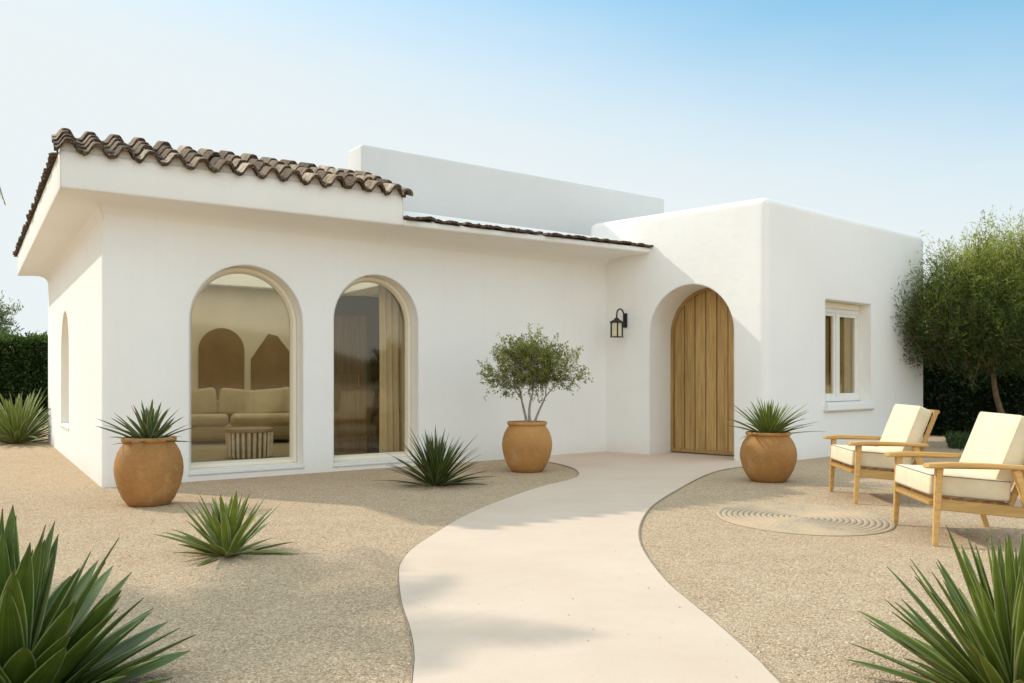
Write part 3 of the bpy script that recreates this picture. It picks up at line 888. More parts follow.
# fluted drum table
ct = empty('drum_table', (-3.60, 11.80, RZ0+.006), 0, 'small round fluted drum table in front of the sofa', 'table')
bm = bmesh.new(); prof_n = 96
def flute_ring(r, z, amp): return [Vector(((r+amp*math.cos(24*2*math.pi*k/prof_n))*math.cos(2*math.pi*k/prof_n), (r+amp*math.cos(24*2*math.pi*k/prof_n))*math.sin(2*math.pi*k/prof_n), z)) for k in range(prof_n)]
add_loft(bm, [flute_ring(.27, 0, .01), flute_ring(.285, .02, .022), flute_ring(.295, .33, .022), flute_ring(.295, .345, .022)])
m_, nt_, out_ = new_mat('whitewashed_slats'); g_ = N(nt_); co_ = g_('TexCoord').outputs['Object']
an_ = g_('TexGradient', gradient_type='RADIAL', i_Vector=co_).outputs['Fac']
sl_ = g_.ramp(g_.math('FRACT', g_.math('MULTIPLY', an_, 24.)), [(.0, 1.), (.22, 1.), (.36, 0.), (.64, 0.), (.78, 1.)])
c_ = g_.mix(g_.ramp(g_.noise(co_, 14, 4), [(.35, 0.), (.65, 1.)]), (.72, .62, .47), (.88, .80, .66))
principled(g_, out_, g_.mix(g_.math('SUBTRACT', 1., sl_), c_, (.16, .115, .065)), .8, .2)
obj_bm('drum', bm, m_, ct, 60)
bm = bmesh.new(); add_lathe(bm, [(0, .347), (.31, .347), (.32, .357), (.32, .385), (.31, .397), (0, .397)], 64)
bmesh.ops.remove_doubles(bm, verts=bm.verts[:], dist=1e-5)
obj_bm('table_top', bm, mat_wood('drum_top_wood', (.44, .33, .19), (.30, .21, .11), 'X'), ct)

# ------------------------------------------------------------------ wall lantern
lorg = PC + ED*.37; LZ = 1.98
lan = empty('wall_lantern', lorg + Vector((0, 0, LZ)), math.atan2(ED.y, ED.x), 'black gooseneck lantern on the white wall left of the entrance arch', 'wall lamp')
lan.scale = (.88, .88, .88)
# local frame: x along the wall, -y outwards
bm = bmesh.new(); add_box(bm, (.0, -.013, .05), (.085, .024, .25), None, .01); obj_bm('wall_plate', bm, M['black'], lan)
bm = bmesh.new(); gp = [(0, -.02, .02), (0, -.05, .05), (0, -.055, .13)]
for k in range(1, 10):
    a = math.pi*k/10; gp.append((0, -.155+.10*math.cos(a), .14+.10*math.sin(a)))
gp += [(0, -.255, .13), (0, -.255, .03)]
add_tube(bm, gp, .013, 8); obj_bm('arm', bm, M['black'], lan)
bm = bmesh.new(); HX, HZ0, HZ1 = .068, -.235, .0
for sx in (-1, 1):
    for sy in (-1, 1): add_box(bm, (sx*HX, -.255+sy*HX, (HZ0+HZ1)/2), (.018, .018, HZ1-HZ0))
add_box(bm, (0, -.255, HZ0-.008), (.165, .165, .016), None, .004)
add_box(bm, (0, -.255, HZ1+.008), (.175, .175, .018), None, .004)
rr = [[Vector((sx*s_, -.255+sy*s_, z)) for sx, sy in ((-1, -1), (1, -1), (1, 1), (-1, 1))] for s_, z in ((.082, HZ1+.018), (.03, HZ1+.06), (.02, HZ1+.085))]
add_loft(bm, rr); obj_bm('housing', bm, M['black'], lan, 25)
bm = bmesh.new(); add_box(bm, (0, -.255, (HZ0+HZ1)/2), (.118, .118, HZ1-HZ0-.006)); obj_bm('lamp_glass', bm, M['lampglass'], lan, 25)

# ------------------------------------------------------------------ pots
def terracotta_pot(loc, r, h, label, lipf=.74):
    t = empty('terracotta_pot', loc, random.random()*6, label, 'plant pot', 'terracotta pots along the house')
    bm = bmesh.new(); b = .62
    prof = [(0, 0), (r*.58, 0), (r*.62, h*.012), (r*.75, h*.10), (r*.905, h*.27), (r*.985, h*.44), (r, h*.54), (r*.975, h*.66), (r*.90, h*.78), (r*.80, h*.87), (r*.745, h*.905), (r*.74, h*.925),
            (r*.785, h*.94), (r*.80, h*.96), (r*.795, h*.985), (r*.775, h), (r*.735, h), (r*.71, h*.985), (r*.69, h*.90), (r*.70, h*.84)]
    add_lathe(bm, prof, 64); bmesh.ops.remove_doubles(bm, verts=bm.verts[:], dist=1e-5)
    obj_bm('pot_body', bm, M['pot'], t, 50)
    bm = bmesh.new(); rs = r*.70
    rv = add_lathe(bm, [(0, h*.90), (rs*.3, h*.905), (rs*.7, h*.90), (rs, h*.89)], 40)
    for ring_ in rv[1:]:
        for v in ring_: v.co.z += random.gauss(0, .006)
    bmesh.ops.remove_doubles(bm, verts=bm.verts[:], dist=1e-4)
    obj_bm('soil', bm, M['soil'], t, 60)
    return t
POTA, POTB, POTC = (-3.30, 7.82, 0), (.186, 10.60, 0), (2.86, 9.60, 0)
terracotta_pot(POTA, .295, .615, 'round terracotta pot at the left corner of the villa holding a small agave')
terracotta_pot(POTB, .31, .615, 'round terracotta pot holding the small olive tree beside the wall')
terracotta_pot(POTC, .308, .55, 'round terracotta pot right of the front door holding a spiky plant')

# ------------------------------------------------------------------ rosette plants
def rosette(name, loc, n, length, width, label, cat, mat, el_in=86, el_out=8, droop=.5, shape='agave', base_r=.04, inner=.55, fold=.5, seed=1, thick=.004, group=None, lean=0, jitter=.12, el_pow=1.0, segs=10):
    rs = random.Random(seed)
    V, Fq, UV, A = [], [], [], []; k0 = 0
    for i in range(n):
        f = (i+.5)/n                                   # 0 inner .. 1 outer
        az = i*2.39996 + rs.gauss(0, .12)
        el = R(el_in + (el_out-el_in)*f**el_pow + rs.gauss(0, 6))
        Lf = length*(inner + (1-inner)*min(1, f*1.6))*(1+rs.gauss(0, jitter))
        wf = width*(.75+.25*min(1, f*2))*(1+rs.gauss(0, .10))
        dr = droop*(.25+.75*f)*(1+rs.gauss(0, .35))
        side = rs.gauss(0, .10); twist = rs.gauss(0, .22)
        var = min(1, max(0, .55-.35*f+rs.gauss(0, .22)))
        ca, sa = math.cos(az), math.sin(az)
        if f > .84 and rs.random() < .16: var = -1.; Lf *= .9; dr += .25
        ca, sa = math.cos(az), math.sin(az)
        p = np.array([ca*base_r*f, sa*base_r*f, rs.random()*.01]); ang = el
        for s in range(segs+1):
            t = s/segs
            if shape == 'agave': ww = (.62+1.05*t-.2*t*t)*(1-t**2.6)**.9 if t < 1 else 0
            elif shape == 'broad': ww = 1.42*(.50+1.45*t)*(1-t)**.82 if t < 1 else 0
            else: ww = (.55+.9*min(1, t*2.2))*(1-t)**.62 if t < 1 else 0
            ww = max(ww, .015)*wf*.5
            d = np.array([math.cos(ang)*ca, math.cos(ang)*sa, math.sin(ang)])
            lat = np.array([-sa, ca, 0.]); nrm = np.cross(lat, d); nrm = nrm if nrm[2] >= 0 or True else -nrm
            nrm = -nrm if np.dot(nrm, np.array([-ca*math.sin(ang), -sa*math.sin(ang), math.cos(ang)])) < 0 else nrm
            tw = twist*t; lt = lat*math.cos(tw)+nrm*math.sin(tw); nm = nrm*math.cos(tw)-lat*math.sin(tw)
            fd = fold*(1-.55*t)
            for q, x in enumerate((-1, -.5, 0, .5, 1)):
                V.append(p + lt*(x*ww + side*Lf*t*t*.35) + nm*(abs(x)**1.3*ww*fd)); UV.append((.5+x*.5, t)); A.append(var)
            if thick:
                for q, x in enumerate((-.55, 0, .55)):
                    V.append(p + lt*(x*ww + side*Lf*t*t*.35) + nm*(abs(x)**1.3*ww*fd - thick*(1.2-t)*(1 if x else 1.6))); UV.append((.5+x*.35, t)); A.append(var*.7)
            p = p + d*(Lf/segs); ang -= dr/segs*(.4+1.2*t)
        m_ = 8 if thick else 5
        for s in range(segs):
            a, b = k0+s*m_, k0+(s+1)*m_
            for q in range(4): Fq.append((a+q, a+q+1, b+q+1, b+q))
            if thick: Fq += [(a+4, a+7, b+7, b+4), (a+7, a+6, b+6, b+7), (a+6, a+5, b+5, b+6), (a+5, a, b, b+5)]
        k0 += (segs+1)*m_
    o = obj_np(name, V, Fq, mat, None, 70, uv=UV, var=A)
    o.location = loc
    return tag(o, label, cat, group)
AG_DARK = mat_agave('agave_dark_green', (.052, .090, .011), (.115, .170, .022), (.40, .45, .21), .10)
AG_MID = mat_agave('agave_bright_green', (.11, .150, .016), (.27, .315, .042), (.55, .57, .34), .16)
AG_YUC = mat_agave('yucca_green', (.065, .100, .012), (.165, .215, .028), (.42, .45, .19), .15, .15)
AG_POT = mat_agave('agave_blue_green', (.065, .095, .030), (.135, .175, .055), (.46, .50, .33), .14)
AG_DK2 = mat_agave('yucca_dark_green', (.035, .055, .010), (.080, .110, .020), (.27, .30, .13), .13)
AG_BACK = mat_agave('yucca_pale_green', (.12, .165, .028), (.26, .305, .065), (.55, .57, .33), .16)
rosette('agave_plant', (-1.77, 2.98, -.06), 130, .55, .115, 'large dark green agave with broad leaves in the lower left corner', 'agave', AG_DARK, 88, 14, .14, 'broad', .10, 1.28, .36, 11, .008, segs=14, jitter=.07)
rosette('agave_plant', (1.79, 3.05, -.05), 150, .53, .052, 'large bright agave with long narrow leaves in the lower right corner', 'agave', AG_YUC, 88, 10, .18, 'agave', .08, 1.15, .5, 5, .006, segs=14, jitter=.08)
rosette('agave_plant', (-1.86, 5.62, -.02), 72, .41, .056, 'light green agave alone on the open gravel near the left pot', 'agave', AG_MID, 88, 6, .22, 'agave', .04, .85, .5, 8, .005, el_pow=1.35)
rosette('yucca_plant', (-.82, 9.22, -.02), 170, .58, .034, 'dark green spiky yucca in the gravel by the narrower arched window', 'yucca', AG_DK2, 89, 4, .35, 'yucca', .04, .9, .5, 4, .003, el_pow=1.35)
rosette('yucca_plant', (-8.75, 15.2, -.02), 110, 1.18, .075, 'tall pale green yucca against the far end of the left wall', 'yucca', AG_BACK, 86, 14, .55, 'yucca', .08, .7, .5, 9, .004)
rosette('agave_plant', (POTA[0], POTA[1], .55), 64, .40, .044, 'small agave growing in the pot at the left corner of the villa', 'agave', AG_POT, 88, 10, .22, 'agave', .03, .8, .5, 3, .004, el_pow=1.3)
rosette('agave_plant', (POTC[0], POTC[1], .49), 90, .50, .034, 'spiky agave growing in the pot right of the front door', 'agave', AG_YUC, 87, 12, .35, 'yucca', .03, .7, .5, 6, .003)

# ------------------------------------------------------------------ trees, hedges and shrubs
class Leaves:
    def __init__(s): s.p, s.d, s.l, s.w, s.a = [], [], [], [], []
    def add(s, p, d, l, w_, a): s.p.append(p); s.d.append(d); s.l.append(l); s.w.append(w_); s.a.append(a)
    def build(s, name, m, parent=None, curl=.18):
        p = np.array(s.p); d = np.array(s.d); l = np.array(s.l)[:, None]; w_ = np.array(s.w)[:, None]
        d /= np.linalg.norm(d, axis=1, keepdims=True)+1e-9
        r = rng.standard_normal(p.shape); side = np.cross(d, r); side /= np.linalg.norm(side, axis=1, keepdims=True)+1e-9
        nrm = np.cross(side, d)
        V = np.stack([p, p+d*l*.45+side*w_*.5+nrm*l*curl*.5, p+d*l+nrm*l*curl*-.2, p+d*l*.45-side*w_*.5+nrm*l*curl*.5], 1).reshape(-1, 3)
        Fq = np.arange(len(V)).reshape(-1, 4)
        return obj_np(name, V, Fq, m, parent, None, var=np.repeat(np.array(s.a), 4))
def vrand(rs):
    z = rs.uniform(-1, 1); t = rs.uniform(0, 6.2832); q = math.sqrt(1-z*z)
    return Vector((q*math.cos(t), q*math.sin(t), z))
def bez(a, b, c, n): return [a*(1-t)**2 + b*2*t*(1-t) + c*t*t for t in [k/n for k in range(n+1)]]

def make_tree(name, loc, label, cat, clumps, stems, leafmat, barkmat, leaf=(.05, .014), n_twig=260, per_twig=22, twig_len=.28, up=.35, seed=1, trunk_r=.03, fork=.35, light=None, group=None, stem_wob=.06):
    """clumps: (centre, radii) ellipsoids of the crown in local metres; stems: (base offset, fork point)"""
    rs = random.Random(seed)
    t = empty(name, loc, 0, label, cat, group)
    bw = bmesh.new(); lv = Leaves()
    forks = []
    for base, top, r in stems:
        base, top = Vector(base), Vector(top)
        mid = base.lerp(top, .5) + Vector((rs.gauss(0, stem_wob), rs.gauss(0, stem_wob), 0))
        pts = bez(base, mid, top, 7)
        add_tube(bw, pts, [r*(1.25 if i == 0 else 1-.45*i/7) for i in range(8)], 8)
        forks.append((top, r*.55))
    vol = [c[1][0]*c[1][1]*c[1][2] for c in clumps]; tot = sum(vol)
    for (c, rad, *rest), v_ in zip([(Vector(c[0]), c[1], *c[2:]) for c in clumps], vol):
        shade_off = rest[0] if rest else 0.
        # limb to the clump
        fk, fr = min(forks, key=lambda q: (q[0]-c).length)
        limb_end = c + Vector((0, 0, rad[2]*.15))
        limb = bez(fk, fk.lerp(limb_end, .5) + Vector((rs.gauss(0, .05), rs.gauss(0, .05), rs.uniform(-.02, .10))), limb_end, 6)
        add_tube(bw, limb, [fr*(1-.65*i/6) for i in range(7)], 6)
        nt_ = max(8, int(n_twig*v_/tot))
        for k in range(nt_):
            d = vrand(rs); rr_ = rs.random()**.42
            lump = 1 + .22*math.sin(5*d.x+c.x*3)*math.cos(4*d.y+2*c.z) + rs.gauss(0, .08)
            end = c + Vector((d.x*rad[0], d.y*rad[1], d.z*rad[2]))*rr_*lump
            st = limb[rs.randint(2, 6)]
            if k % 3 == 0 or rr_ > .8:
                m1 = st.lerp(end, .55) + Vector((rs.gauss(0, .04), rs.gauss(0, .04), rs.uniform(-.04, .06)))
                add_tube(bw, bez(st, m1, end, 4), [max(.0025, fr*.34)*(1-.75*i/4) for i in range(5)], 4, cap=False)
            td = (d*.8 + Vector((0, 0, up)) + vrand(rs)*.55).normalized()
            L = twig_len*rs.uniform(.5, 1.25)
            tip = end + td*L*.6; start = end - td*L*.4
            if rr_ > .7 and k % 2: add_tube(bw, [start, tip], [.003, .0015], 3, cap=False)
            tv = rs.gauss(.45, .16) + .22*(end.z-c.z)/max(.1, rad[2]) + shade_off  # paler high leaves and clump offsets paint sunlit top and shaded underside
            for q in range(per_twig):
                x = rs.random(); p = start.lerp(tip, x) + vrand(rs)*twig_len*.10
                ld = (td*.7 + vrand(rs)*.9).normalized()
                lv.add(p[:], ld[:], leaf[0]*rs.uniform(.6, 1.3), leaf[1]*rs.uniform(.7, 1.3), min(1, max(0, tv+rs.gauss(0, .13))))
    obj_bm('trunk', bw, barkmat, t, 60)
    lv.build('crown', leafmat, t)
    return t
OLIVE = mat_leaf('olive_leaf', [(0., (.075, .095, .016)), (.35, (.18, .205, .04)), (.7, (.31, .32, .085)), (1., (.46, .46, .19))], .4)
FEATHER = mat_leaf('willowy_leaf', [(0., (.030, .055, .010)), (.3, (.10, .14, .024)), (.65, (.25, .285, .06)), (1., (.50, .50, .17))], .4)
DARKLEAF = mat_leaf('hedge_leaf', [(0., (.010, .020, .005)), (.5, (.025, .050, .010)), (1., (.070, .115, .022))], .2)
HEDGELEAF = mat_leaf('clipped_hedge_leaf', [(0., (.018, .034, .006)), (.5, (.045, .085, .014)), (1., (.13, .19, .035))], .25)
PALELEAF = mat_leaf('pale_leaf', [(0., (.07, .11, .04)), (.5, (.15, .20, .08)), (1., (.28, .33, .16))], .35)

# potted olive
tb = Vector((POTB[0]+.03, POTB[1], .53))
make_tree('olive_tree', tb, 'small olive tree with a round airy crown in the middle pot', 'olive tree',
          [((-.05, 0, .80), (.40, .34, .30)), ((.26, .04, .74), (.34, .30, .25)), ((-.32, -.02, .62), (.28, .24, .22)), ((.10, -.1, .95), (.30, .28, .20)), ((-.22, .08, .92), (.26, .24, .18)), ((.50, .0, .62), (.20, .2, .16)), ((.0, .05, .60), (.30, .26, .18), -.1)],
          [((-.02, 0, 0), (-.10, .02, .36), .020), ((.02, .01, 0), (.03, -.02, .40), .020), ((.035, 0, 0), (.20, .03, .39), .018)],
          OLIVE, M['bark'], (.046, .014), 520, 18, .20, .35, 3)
# big willowy tree on the right
def place(px, py_, Y): return Vector(((px-CX)/F*Y, Y, 0))
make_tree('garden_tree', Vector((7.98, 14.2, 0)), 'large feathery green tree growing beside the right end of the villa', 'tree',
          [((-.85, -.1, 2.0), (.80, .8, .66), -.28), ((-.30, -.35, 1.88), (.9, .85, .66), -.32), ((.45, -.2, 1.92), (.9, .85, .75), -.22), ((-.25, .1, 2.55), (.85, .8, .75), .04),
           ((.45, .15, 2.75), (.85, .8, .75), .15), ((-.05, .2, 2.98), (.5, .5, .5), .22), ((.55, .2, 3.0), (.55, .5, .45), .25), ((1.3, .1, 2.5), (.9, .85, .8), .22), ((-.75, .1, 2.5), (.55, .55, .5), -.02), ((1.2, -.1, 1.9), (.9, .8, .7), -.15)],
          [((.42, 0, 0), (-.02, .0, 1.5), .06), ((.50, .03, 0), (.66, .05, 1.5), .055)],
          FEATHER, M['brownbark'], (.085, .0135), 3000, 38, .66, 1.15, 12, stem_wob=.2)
def hedge(name, p0, p1, depth, h, label, leafmat, n, seed, leaf=(.07, .035), top_light=.35):
    rs = random.Random(seed); p0, p1 = Vector(p0), Vector(p1); L = (p1-p0).length; x = (p1-p0).normalized(); y = Vector((-x.y, x.x, 0))
    t = empty(name, p0, 0, label, 'hedge')
    bm = bmesh.new()
    nx = int(L/.5)+2; rings = []
    for i in range(nx):
        b = x*(L*i/(nx-1)); hh = h-.10+rs.gauss(0, .03)
        rings.append([b+y*-.0, b + Vector((0, 0, hh*.8)) + y*.02, b+y*.12+Vector((0, 0, hh)), b+y*(depth-.12)+Vector((0, 0, hh)), b+y*(depth-.02)+Vector((0, 0, hh*.8)), b+y*depth])
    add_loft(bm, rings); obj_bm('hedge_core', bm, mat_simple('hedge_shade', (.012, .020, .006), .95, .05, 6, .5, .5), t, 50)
    lv = Leaves()
    for k in range(n):
        u_, r_ = rs.random()*L, rs.random()
        lump = .10*math.sin(u_*2.1+seed)+.07*math.sin(u_*5.3)+.05*math.sin(u_*11.7)
        if r_ < .58:   # front
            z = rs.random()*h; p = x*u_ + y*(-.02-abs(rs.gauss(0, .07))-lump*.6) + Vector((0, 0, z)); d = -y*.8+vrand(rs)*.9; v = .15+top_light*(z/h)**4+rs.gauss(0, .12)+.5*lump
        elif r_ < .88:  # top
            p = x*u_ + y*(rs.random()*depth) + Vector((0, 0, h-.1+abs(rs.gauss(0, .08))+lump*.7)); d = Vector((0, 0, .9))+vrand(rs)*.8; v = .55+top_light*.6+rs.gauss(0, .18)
        else:
            p = (x*(-.03) if rs.random() < .5 else x*(L+.03)) + y*(rs.random()*depth) + Vector((0, 0, rs.random()*h)); d = vrand(rs)+(-x if u_ < L/2 else x)*.6; v = .2+rs.gauss(0, .12)
        lv.add(p[:], d.normalized()[:], leaf[0]*rs.uniform(.6, 1.3), leaf[1]*rs.uniform(.7, 1.3), min(1, max(0, v)))
    lv.build('hedge_leaves', leafmat, t)
    return t
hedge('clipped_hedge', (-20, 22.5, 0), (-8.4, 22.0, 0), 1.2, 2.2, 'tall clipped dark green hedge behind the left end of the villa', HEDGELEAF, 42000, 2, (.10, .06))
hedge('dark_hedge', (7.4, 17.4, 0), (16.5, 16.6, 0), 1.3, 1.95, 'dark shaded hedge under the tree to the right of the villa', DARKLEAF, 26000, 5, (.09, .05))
make_tree('pale_tree', Vector((-15.75, 25.5, 0)), 'pale green tree rising behind the clipped hedge at the left edge', 'tree',
          [((0, 0, 2.6), (.9, .8, .7)), ((.3, 0, 3.1), (.6, .6, .5)), ((-.6, .1, 3.1), (.8, .7, .6)), ((.5, 0, 2.3), (.5, .5, .4))], [((0, 0, 0), (0, 0, 2.0), .09)],
          PALELEAF, M['brownbark'], (.12, .03), 420, 16, .45, .3, 31)
def shrub(name, loc, rad, label, m, n, seed, leaf=(.06, .03), cat='shrub'):
    rs = random.Random(seed); t = empty(name, loc, 0, label, cat); bw = bmesh.new(); lv = Leaves()
    for k in range(n):
        d = vrand(rs); d.z = abs(d.z); rr_ = rs.random()**.35
        end = Vector((d.x*rad[0], d.y*rad[1], d.z*rad[2]+.03))*rr_*(1+.2*math.sin(6*d.x+seed)*math.cos(5*d.y))
        if k % 6 == 0: add_tube(bw, bez(Vector((rs.gauss(0, .04), rs.gauss(0, .04), 0)), end*.5+Vector((0, 0, .05)), end, 3), [.008, .006, .004, .002], 4, cap=False)
        for q in range(9):
            p = end+vrand(rs)*.09
            lv.add(p[:], (d+vrand(rs)*.9).normalized()[:], leaf[0]*rs.uniform(.6, 1.3), leaf[1]*rs.uniform(.7, 1.3), min(1, max(0, .25+.5*end.z/rad[2]+rs.gauss(0, .15))))
    obj_bm('stems', bw, M['brownbark'], t, 60); lv.build('foliage', m, t)
    return t
shrub('leafy_shrub', Vector((-9.75, 16.3, 0)), (.75, .6, .55), 'low bright green shrub at the left edge beside the pale yucca', HEDGELEAF, 380, 4)
shrub('round_shrub', Vector((-12.9, 25.5, 0)), (1.2, .9, 2.72), 'rounded green bush showing above the clipped hedge beside the villa', HEDGELEAF, 900, 14, (.11, .05), 'bush')

# rough grass under the dark hedge
def grass_patch():
    V, Fq, A = [], [], []
    k = 0
    for _ in range(22000):
        x = random.uniform(7.15, 13.5); y = random.uniform(12.9, 17.2)
        if x < 7.3+(y-14.4)*.5: continue
        if y < 13.2+.25*math.sin(x*2.3)+.12*math.sin(x*7): continue
        h_ = random.uniform(.05, .16); a = random.random()*6.28; w_ = .012; lx, ly = random.gauss(0, .05), random.gauss(0, .05)
        V += [(x-w_*math.cos(a), y-w_*math.sin(a), 0), (x+w_*math.cos(a), y+w_*math.sin(a), 0), (x+lx, y+ly, h_)]
        Fq.append((k, k+1, k+2)); A += [random.random()]*3; k += 3
    o = obj_np('grass', V, Fq, DARKLEAF, var=A)
    tag(o, 'rough dark grass under the tree by the dark hedge', 'grass', kind='stuff')
grass_patch()

# palm whose frond tips reach into the picture at the left edge
def palm(loc, hgt, n, Lf, seed):
    rs = random.Random(seed); loc = Vector(loc)
    t = empty('palm_tree', loc, 0, 'palm tree just beyond the left edge with a frond tip against the sky', 'palm tree')
    bw = bmesh.new()
    pts = [Vector((.12*math.sin(k/10*1.5), .05*k/10, hgt*k/10)) for k in range(11)]
    add_tube(bw, pts, [.16-.006*k+(.012 if k % 2 else 0) for k in range(11)], 12); obj_bm('trunk', bw, M['brownbark'], t, 60)
    top = pts[-1]; V, Fq, A = [], [], []; fb = bmesh.new()
    for i in range(n):
        az = i*2.39996; el = R(72-62*((i+.5)/n)); L = Lf*rs.uniform(.88, 1.1)
        if i == 13: az, el, L = R(40), R(14), 2.42
        p = top.copy(); ang = el; path = [p.copy()]
        for s in range(14):
            p = p + Vector((math.cos(ang)*math.cos(az), math.cos(ang)*math.sin(az), math.sin(ang)))*(L/14); ang -= 1.75/14*(.5+s/14); path.append(p.copy())
        add_tube(fb, path, [.018*(1-.85*k/14) for k in range(15)], 4)
        lat = Vector((-math.sin(az), math.cos(az), 0))
        for s in range(6, 56):
            x = s/56*14; j = min(13, int(x)); q = path[j].lerp(path[j+1], x-j); dr = (path[j+1]-path[j]).normalized()
            ll = .42*L/1.7*math.sin(math.pi*min(1, .18+.85*s/56))+.05
            for sg in (-1, 1):
                d = (lat*sg*.8+dr*.65+Vector((0, 0, -.18+rs.gauss(0, .08)))).normalized(); wv = dr*.011; k = len(V)
                e = q+d*ll+Vector((0, 0, -.08*ll))
                V += [(q-wv)[:], (q+wv)[:], (q+d*ll*.5+wv)[:], e[:], (q+d*ll*.5-wv)[:]]; Fq.append((k, k+1, k+2, k+3, k+4)); A += [rs.random()]*5
    obj_bm('frond_stalks', fb, M['brownbark'], t, 60)
    obj_np('fronds', V, Fq, FEATHER, t, var=A)
palm((-6.0, 6.05, 0), 3.45, 14, 1.7, 3)

# low dry hills around the far side of the plot (mirrored in the window panes)
bm = bmesh.new(); rings = []
for k in range(60):
    a = R(62 + 150*k/59); r_ = 170 + 15*math.sin(k*.4)
    hh = 7.5 + 3.2*math.sin(k*.31) + 1.6*math.sin(k*.83+1) + .6*math.sin(k*2.1)
    hh *= min(1, k/8, (59-k)/8)+.02
    d = Vector((math.sin(a), math.cos(a), 0))
    rings.append([d*(r_-40) + Vector((0, 0, -.3)), d*(r_-18) + Vector((0, 0, hh*.55)), d*r_ + Vector((0, 0, hh)), d*(r_+40) + Vector((0, 0, -.3))])
add_loft(bm, rings)
tag(obj_bm('hills', bm, mat_simple('dry_hillside', (.17, .14, .075), .95, .1, .12, .3, .4), None, 60), 'low dry hills beyond the garden', 'hills', kind='structure')

# ------------------------------------------------------------------ round braided mat
m_, nt_, out_ = new_mat('braided_jute'); g_ = N(nt_); co_ = g_('TexCoord').outputs['Object']
rad_ = g_('VectorMath', operation='LENGTH', i_0=co_).outputs['Value']
n1_ = g_.noise(co_, 2.2, 4); n2_ = g_.noise(co_, 70, 4)
c_ = g_.mix(g_.ramp(n1_, [(.42, 0.), (.62, 1.)]), (.50, .365, .235), (.34, .275, .205))
c_ = g_.mix(g_.math('MULTIPLY', g_.ramp(n2_, [(.4, 0.), (.6, 1.)]), .4), c_, (.62, .50, .34))
saw = g_.math('FRACT', g_.math('MULTIPLY', rad_, 1/.0455))
c_ = g_.mix(g_.math('MULTIPLY', g_.ramp(saw, [(.0, 1.), (.16, 0.), (.84, 0.), (1., 1.)]), .75), c_, (.16, .115, .075))
principled(g_, out_, c_, .95, .1, g_('Bump', i_Strength=.5, i_Distance=.006, i_Height=n2_).outputs[0])
bm = bmesh.new(); prof = [(0.001, .012)]
RM = .728; nr = 15
for k in range(nr):
    for q in range(1, 7):
        r_ = (k+q/6)*.0455; prof.append((r_, .003+.009*math.sin(math.pi*q/6)**.7))
prof.append((nr*.0455+.002, .0))
add_lathe(bm, prof, 128)
mat_o = obj_bm('round_mat', bm, m_, None, 60); mat_o.location = (2.38, 7.06, .0); mat_o.scale = (1., 1.2, 1.)
tag(mat_o, 'round braided jute mat lying flat on the gravel before the chairs', 'mat')

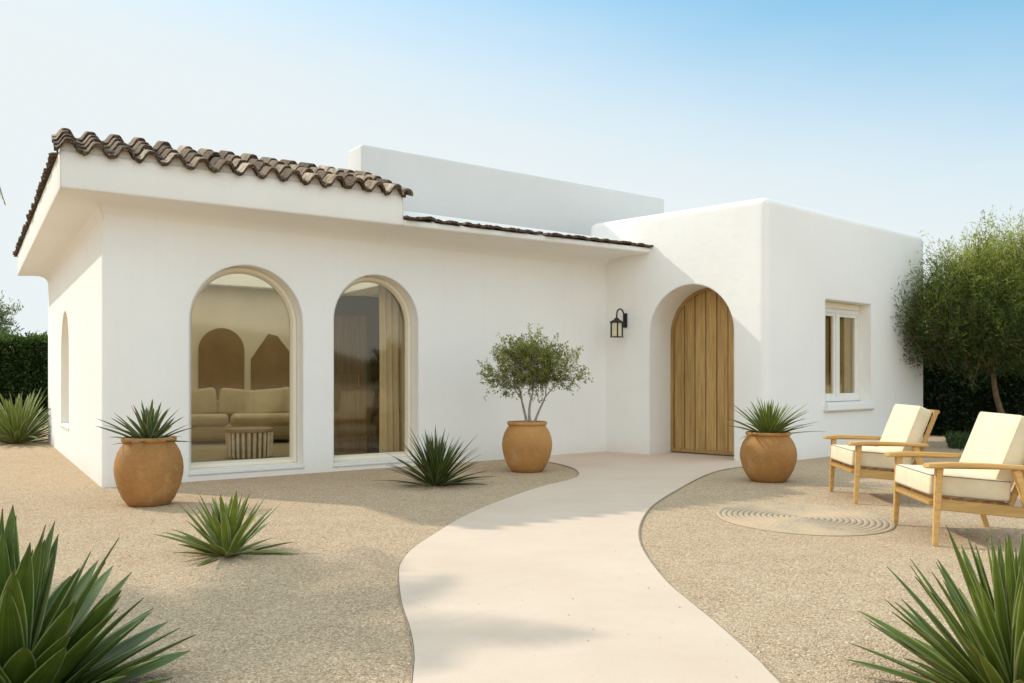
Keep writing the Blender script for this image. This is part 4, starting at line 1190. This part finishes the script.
# ------------------------------------------------------------------ lounge chairs (local: front = -X, width along Y)
def make_chair(label):
    t = empty('lounge_armchair', (0, 0, 0), 0, label, 'armchair', 'teak lounge chairs on the gravel')
    HW = .40                                                    # half width to leg centre
    def part(name, bm, m='teak', sm=35):
        o = obj_bm(name, bm, M[m], t, sm)
        at = o.data.attributes.new('var', 'FLOAT', 'POINT'); v = random.random()
        at.data.foreach_set('value', [v]*len(o.data.vertices)); return o
    def bar(bm, a, b, wx, wy, wx2=None, wy2=None, bev=.006):
        a, b = Vector(a), Vector(b); wx2 = wx2 or wx; wy2 = wy2 or wy
        d = (b-a).normalized(); y = Vector((0, 1, 0)); y = (y-d*y.dot(d)).normalized() if abs(d.y) < .95 else Vector((1, 0, 0)); x = y.cross(d)
        r = []
        for p, qx, qy in ((a, wx, wy), (b, wx2, wy2)):
            r.append([p + x*(sx*qx/2) + y*(sy*qy/2) for sx, sy in ((-1, -1), (1, -1), (1, 1), (-1, 1))])
        tmp = bmesh.new(); add_loft(tmp, r)
        bmesh.ops.recalc_face_normals(tmp, faces=tmp.faces[:])
        bmesh.ops.bevel(tmp, geom=tmp.edges[:], offset=bev, segments=2, affect='EDGES')
        me = bpy.data.meshes.new('t'); tmp.to_mesh(me); tmp.free(); bm.from_mesh(me); bpy.data.meshes.remove(me)
    for s in (-1, 1):
        bm = bmesh.new(); bar(bm, (-.345, s*HW, 0), (-.315, s*HW, .545), .038, .036, .056, .045); part('leg', bm)
        bm = bmesh.new(); bar(bm, (.43, s*HW, 0), (.25, s*HW, .535), .038, .036, .06, .042); part('leg', bm)
        # paddle arm, rounded ends
        bm = bmesh.new(); outl = []
        for x, w_ in ((-.43, .030), (-.415, .052), (-.37, .064), (-.25, .062), (.05, .050), (.25, .043), (.34, .040), (.375, .030), (.385, .012)): outl.append((x, w_))
        pts = [(x, w_) for x, w_ in outl] + [(x, -w_) for x, w_ in outl[::-1]]
        def azz(x): return .560 - .020*max(0, (x+.1))/.5 - .012*max(0, -(x+.25))/.18
        ring_ = [[Vector((x, s*(HW+.005)+y, azz(x)+dz)) for x, y in pts] for dz in (-.014, .014)]
        add_loft(bm, ring_)
        bmesh.ops.recalc_face_normals(bm, faces=bm.faces[:])
        es = [e for e in bm.edges if abs(e.verts[0].co.z-e.verts[1].co.z) < .02 and len(e.link_faces) == 2 and e.calc_face_angle(0) > 1.2]
        bmesh.ops.bevel(bm, geom=es, offset=.008, segments=2, affect='EDGES'); part('armrest', bm)
    bm = bmesh.new()
    for s in (-1, 1): bar(bm, (-.33, s*(HW-.004), .285), (.34, s*(HW-.004), .235), .075, .028)
    bar(bm, (-.345, -HW+.02, .29), (-.345, HW-.02, .29), .028, .078); bar(bm, (.27, -HW+.02, .24), (.27, HW-.02, .24), .028, .06)
    for k in range(5): bar(bm, (-.22+.11*k, -HW+.01, .300-.008*k), (-.22+.11*k, HW-.01, .300-.008*k), .05, .016)
    part('seat_frame', bm)
    tilt = R(24); bx_ = Vector((math.sin(tilt), 0, math.cos(tilt))); b0 = Vector((.235, 0, .27))
    bm = bmesh.new()
    for s in (-1, 1): bar(bm, b0+Vector((0, s*.345, 0))-bx_*.02, b0+Vector((0, s*.345, 0))+bx_*.635, .040, .036)
    for k in range(6): 
        q = b0+bx_*(.09+.098*k)
        bar(bm, q+Vector((0, -.345, 0)), q+Vector((0, .345, 0)), .016, .05)
    q = b0+bx_*.625; bar(bm, q+Vector((0, -.36, 0)), q+Vector((0, .36, 0)), .03, .06)
    part('backrest', bm)
    # cushions with piping
    def cushion(name, c, s, rot, puff):
        bm = bmesh.new(); vs = add_box(bm, (0, 0, 0), s, None, .022, 3)
        bmesh.ops.subdivide_edges(bm, edges=[e for e in bm.edges if e.calc_length() > .2], cuts=7, use_grid_fill=True)
        for v in bm.verts:
            x, y, z = v.co; fx = max(0, 1-(abs(x)/(s[0]/2))**2.6); fy = max(0, 1-(abs(y)/(s[1]/2))**2.6)
            if abs(z) > s[2]*.3: v.co.z += math.copysign(puff*fx*fy, z) + .004*math.sin(x*17+y*9)*fx*fy
            else:
                v.co.x += math.copysign(.010, x)*fy if abs(x) > s[0]*.45 else 0
                v.co.y += math.copysign(.010, y)*fx if abs(y) > s[1]*.45 else 0
            v.co = (rot @ v.co) + Vector(c)
        o = part(name, bm, 'cushion', 60)
        bm = bmesh.new(); i = .010
        for sz in (-1, 1):
            hx, hy, hz = s[0]/2-i*.55, s[1]/2-i*.55, sz*(s[2]/2-i*.55)
            loop = []
            for ax, ay, a0 in ((hx-.02, hy-.02, 0), (-hx+.02, hy-.02, 90), (-hx+.02, -hy+.02, 180), (hx-.02, -hy+.02, 270)):
                for k in range(5):
                    a = R(a0+22.5*k); loop.append(rot @ Vector((ax+.02*math.cos(a), ay+.02*math.sin(a), hz)) + Vector(c))
            loop.append(loop[0]); add_tube(bm, loop, .0042, 6, cap=False)
        obj_bm('piping', bm, M['piping'] if name == 'seat_cushion' else M['cushion'], o, 60)
        return o
    cushion('seat_cushion', (-.06, 0, .392), (.62, .70, .145), Matrix.Rotation(R(4), 3, 'Y'), .026)
    n_ = Vector((-math.cos(tilt), 0, math.sin(tilt)))
    cb = b0 + bx_*.365 + n_*.095
    rot = Matrix((n_, Vector((0, 1, 0)), bx_)).transposed()   # columns: local x->n_, y, z->bx_
    rot2 = rot @ Matrix(((0, 0, 1), (0, 1, 0), (-1, 0, 0)))       # local z -> n_
    cushion('back_cushion', cb, (.50, .66, .135), rot2, .036)
    return t
def copy_tree(o, parent=None):
    c = o.copy(); COL.objects.link(c); c.parent = parent
    for ch in list(o.children): copy_tree(ch, c)
    return c
ch = make_chair('wooden lounge chair with cream cushions nearest the camera on the right')
ch.scale = (.87, 1.06, 1.0)
c2 = copy_tree(ch); c2['label'] = 'wooden lounge chair with cream cushions standing behind the nearer one'
ch.location = (3.245, 6.27, 0); ch.rotation_euler = (0, 0, R(-7))
c2.location = (3.48, 8.24, 0); c2.rotation_euler = (0, 0, R(-6))
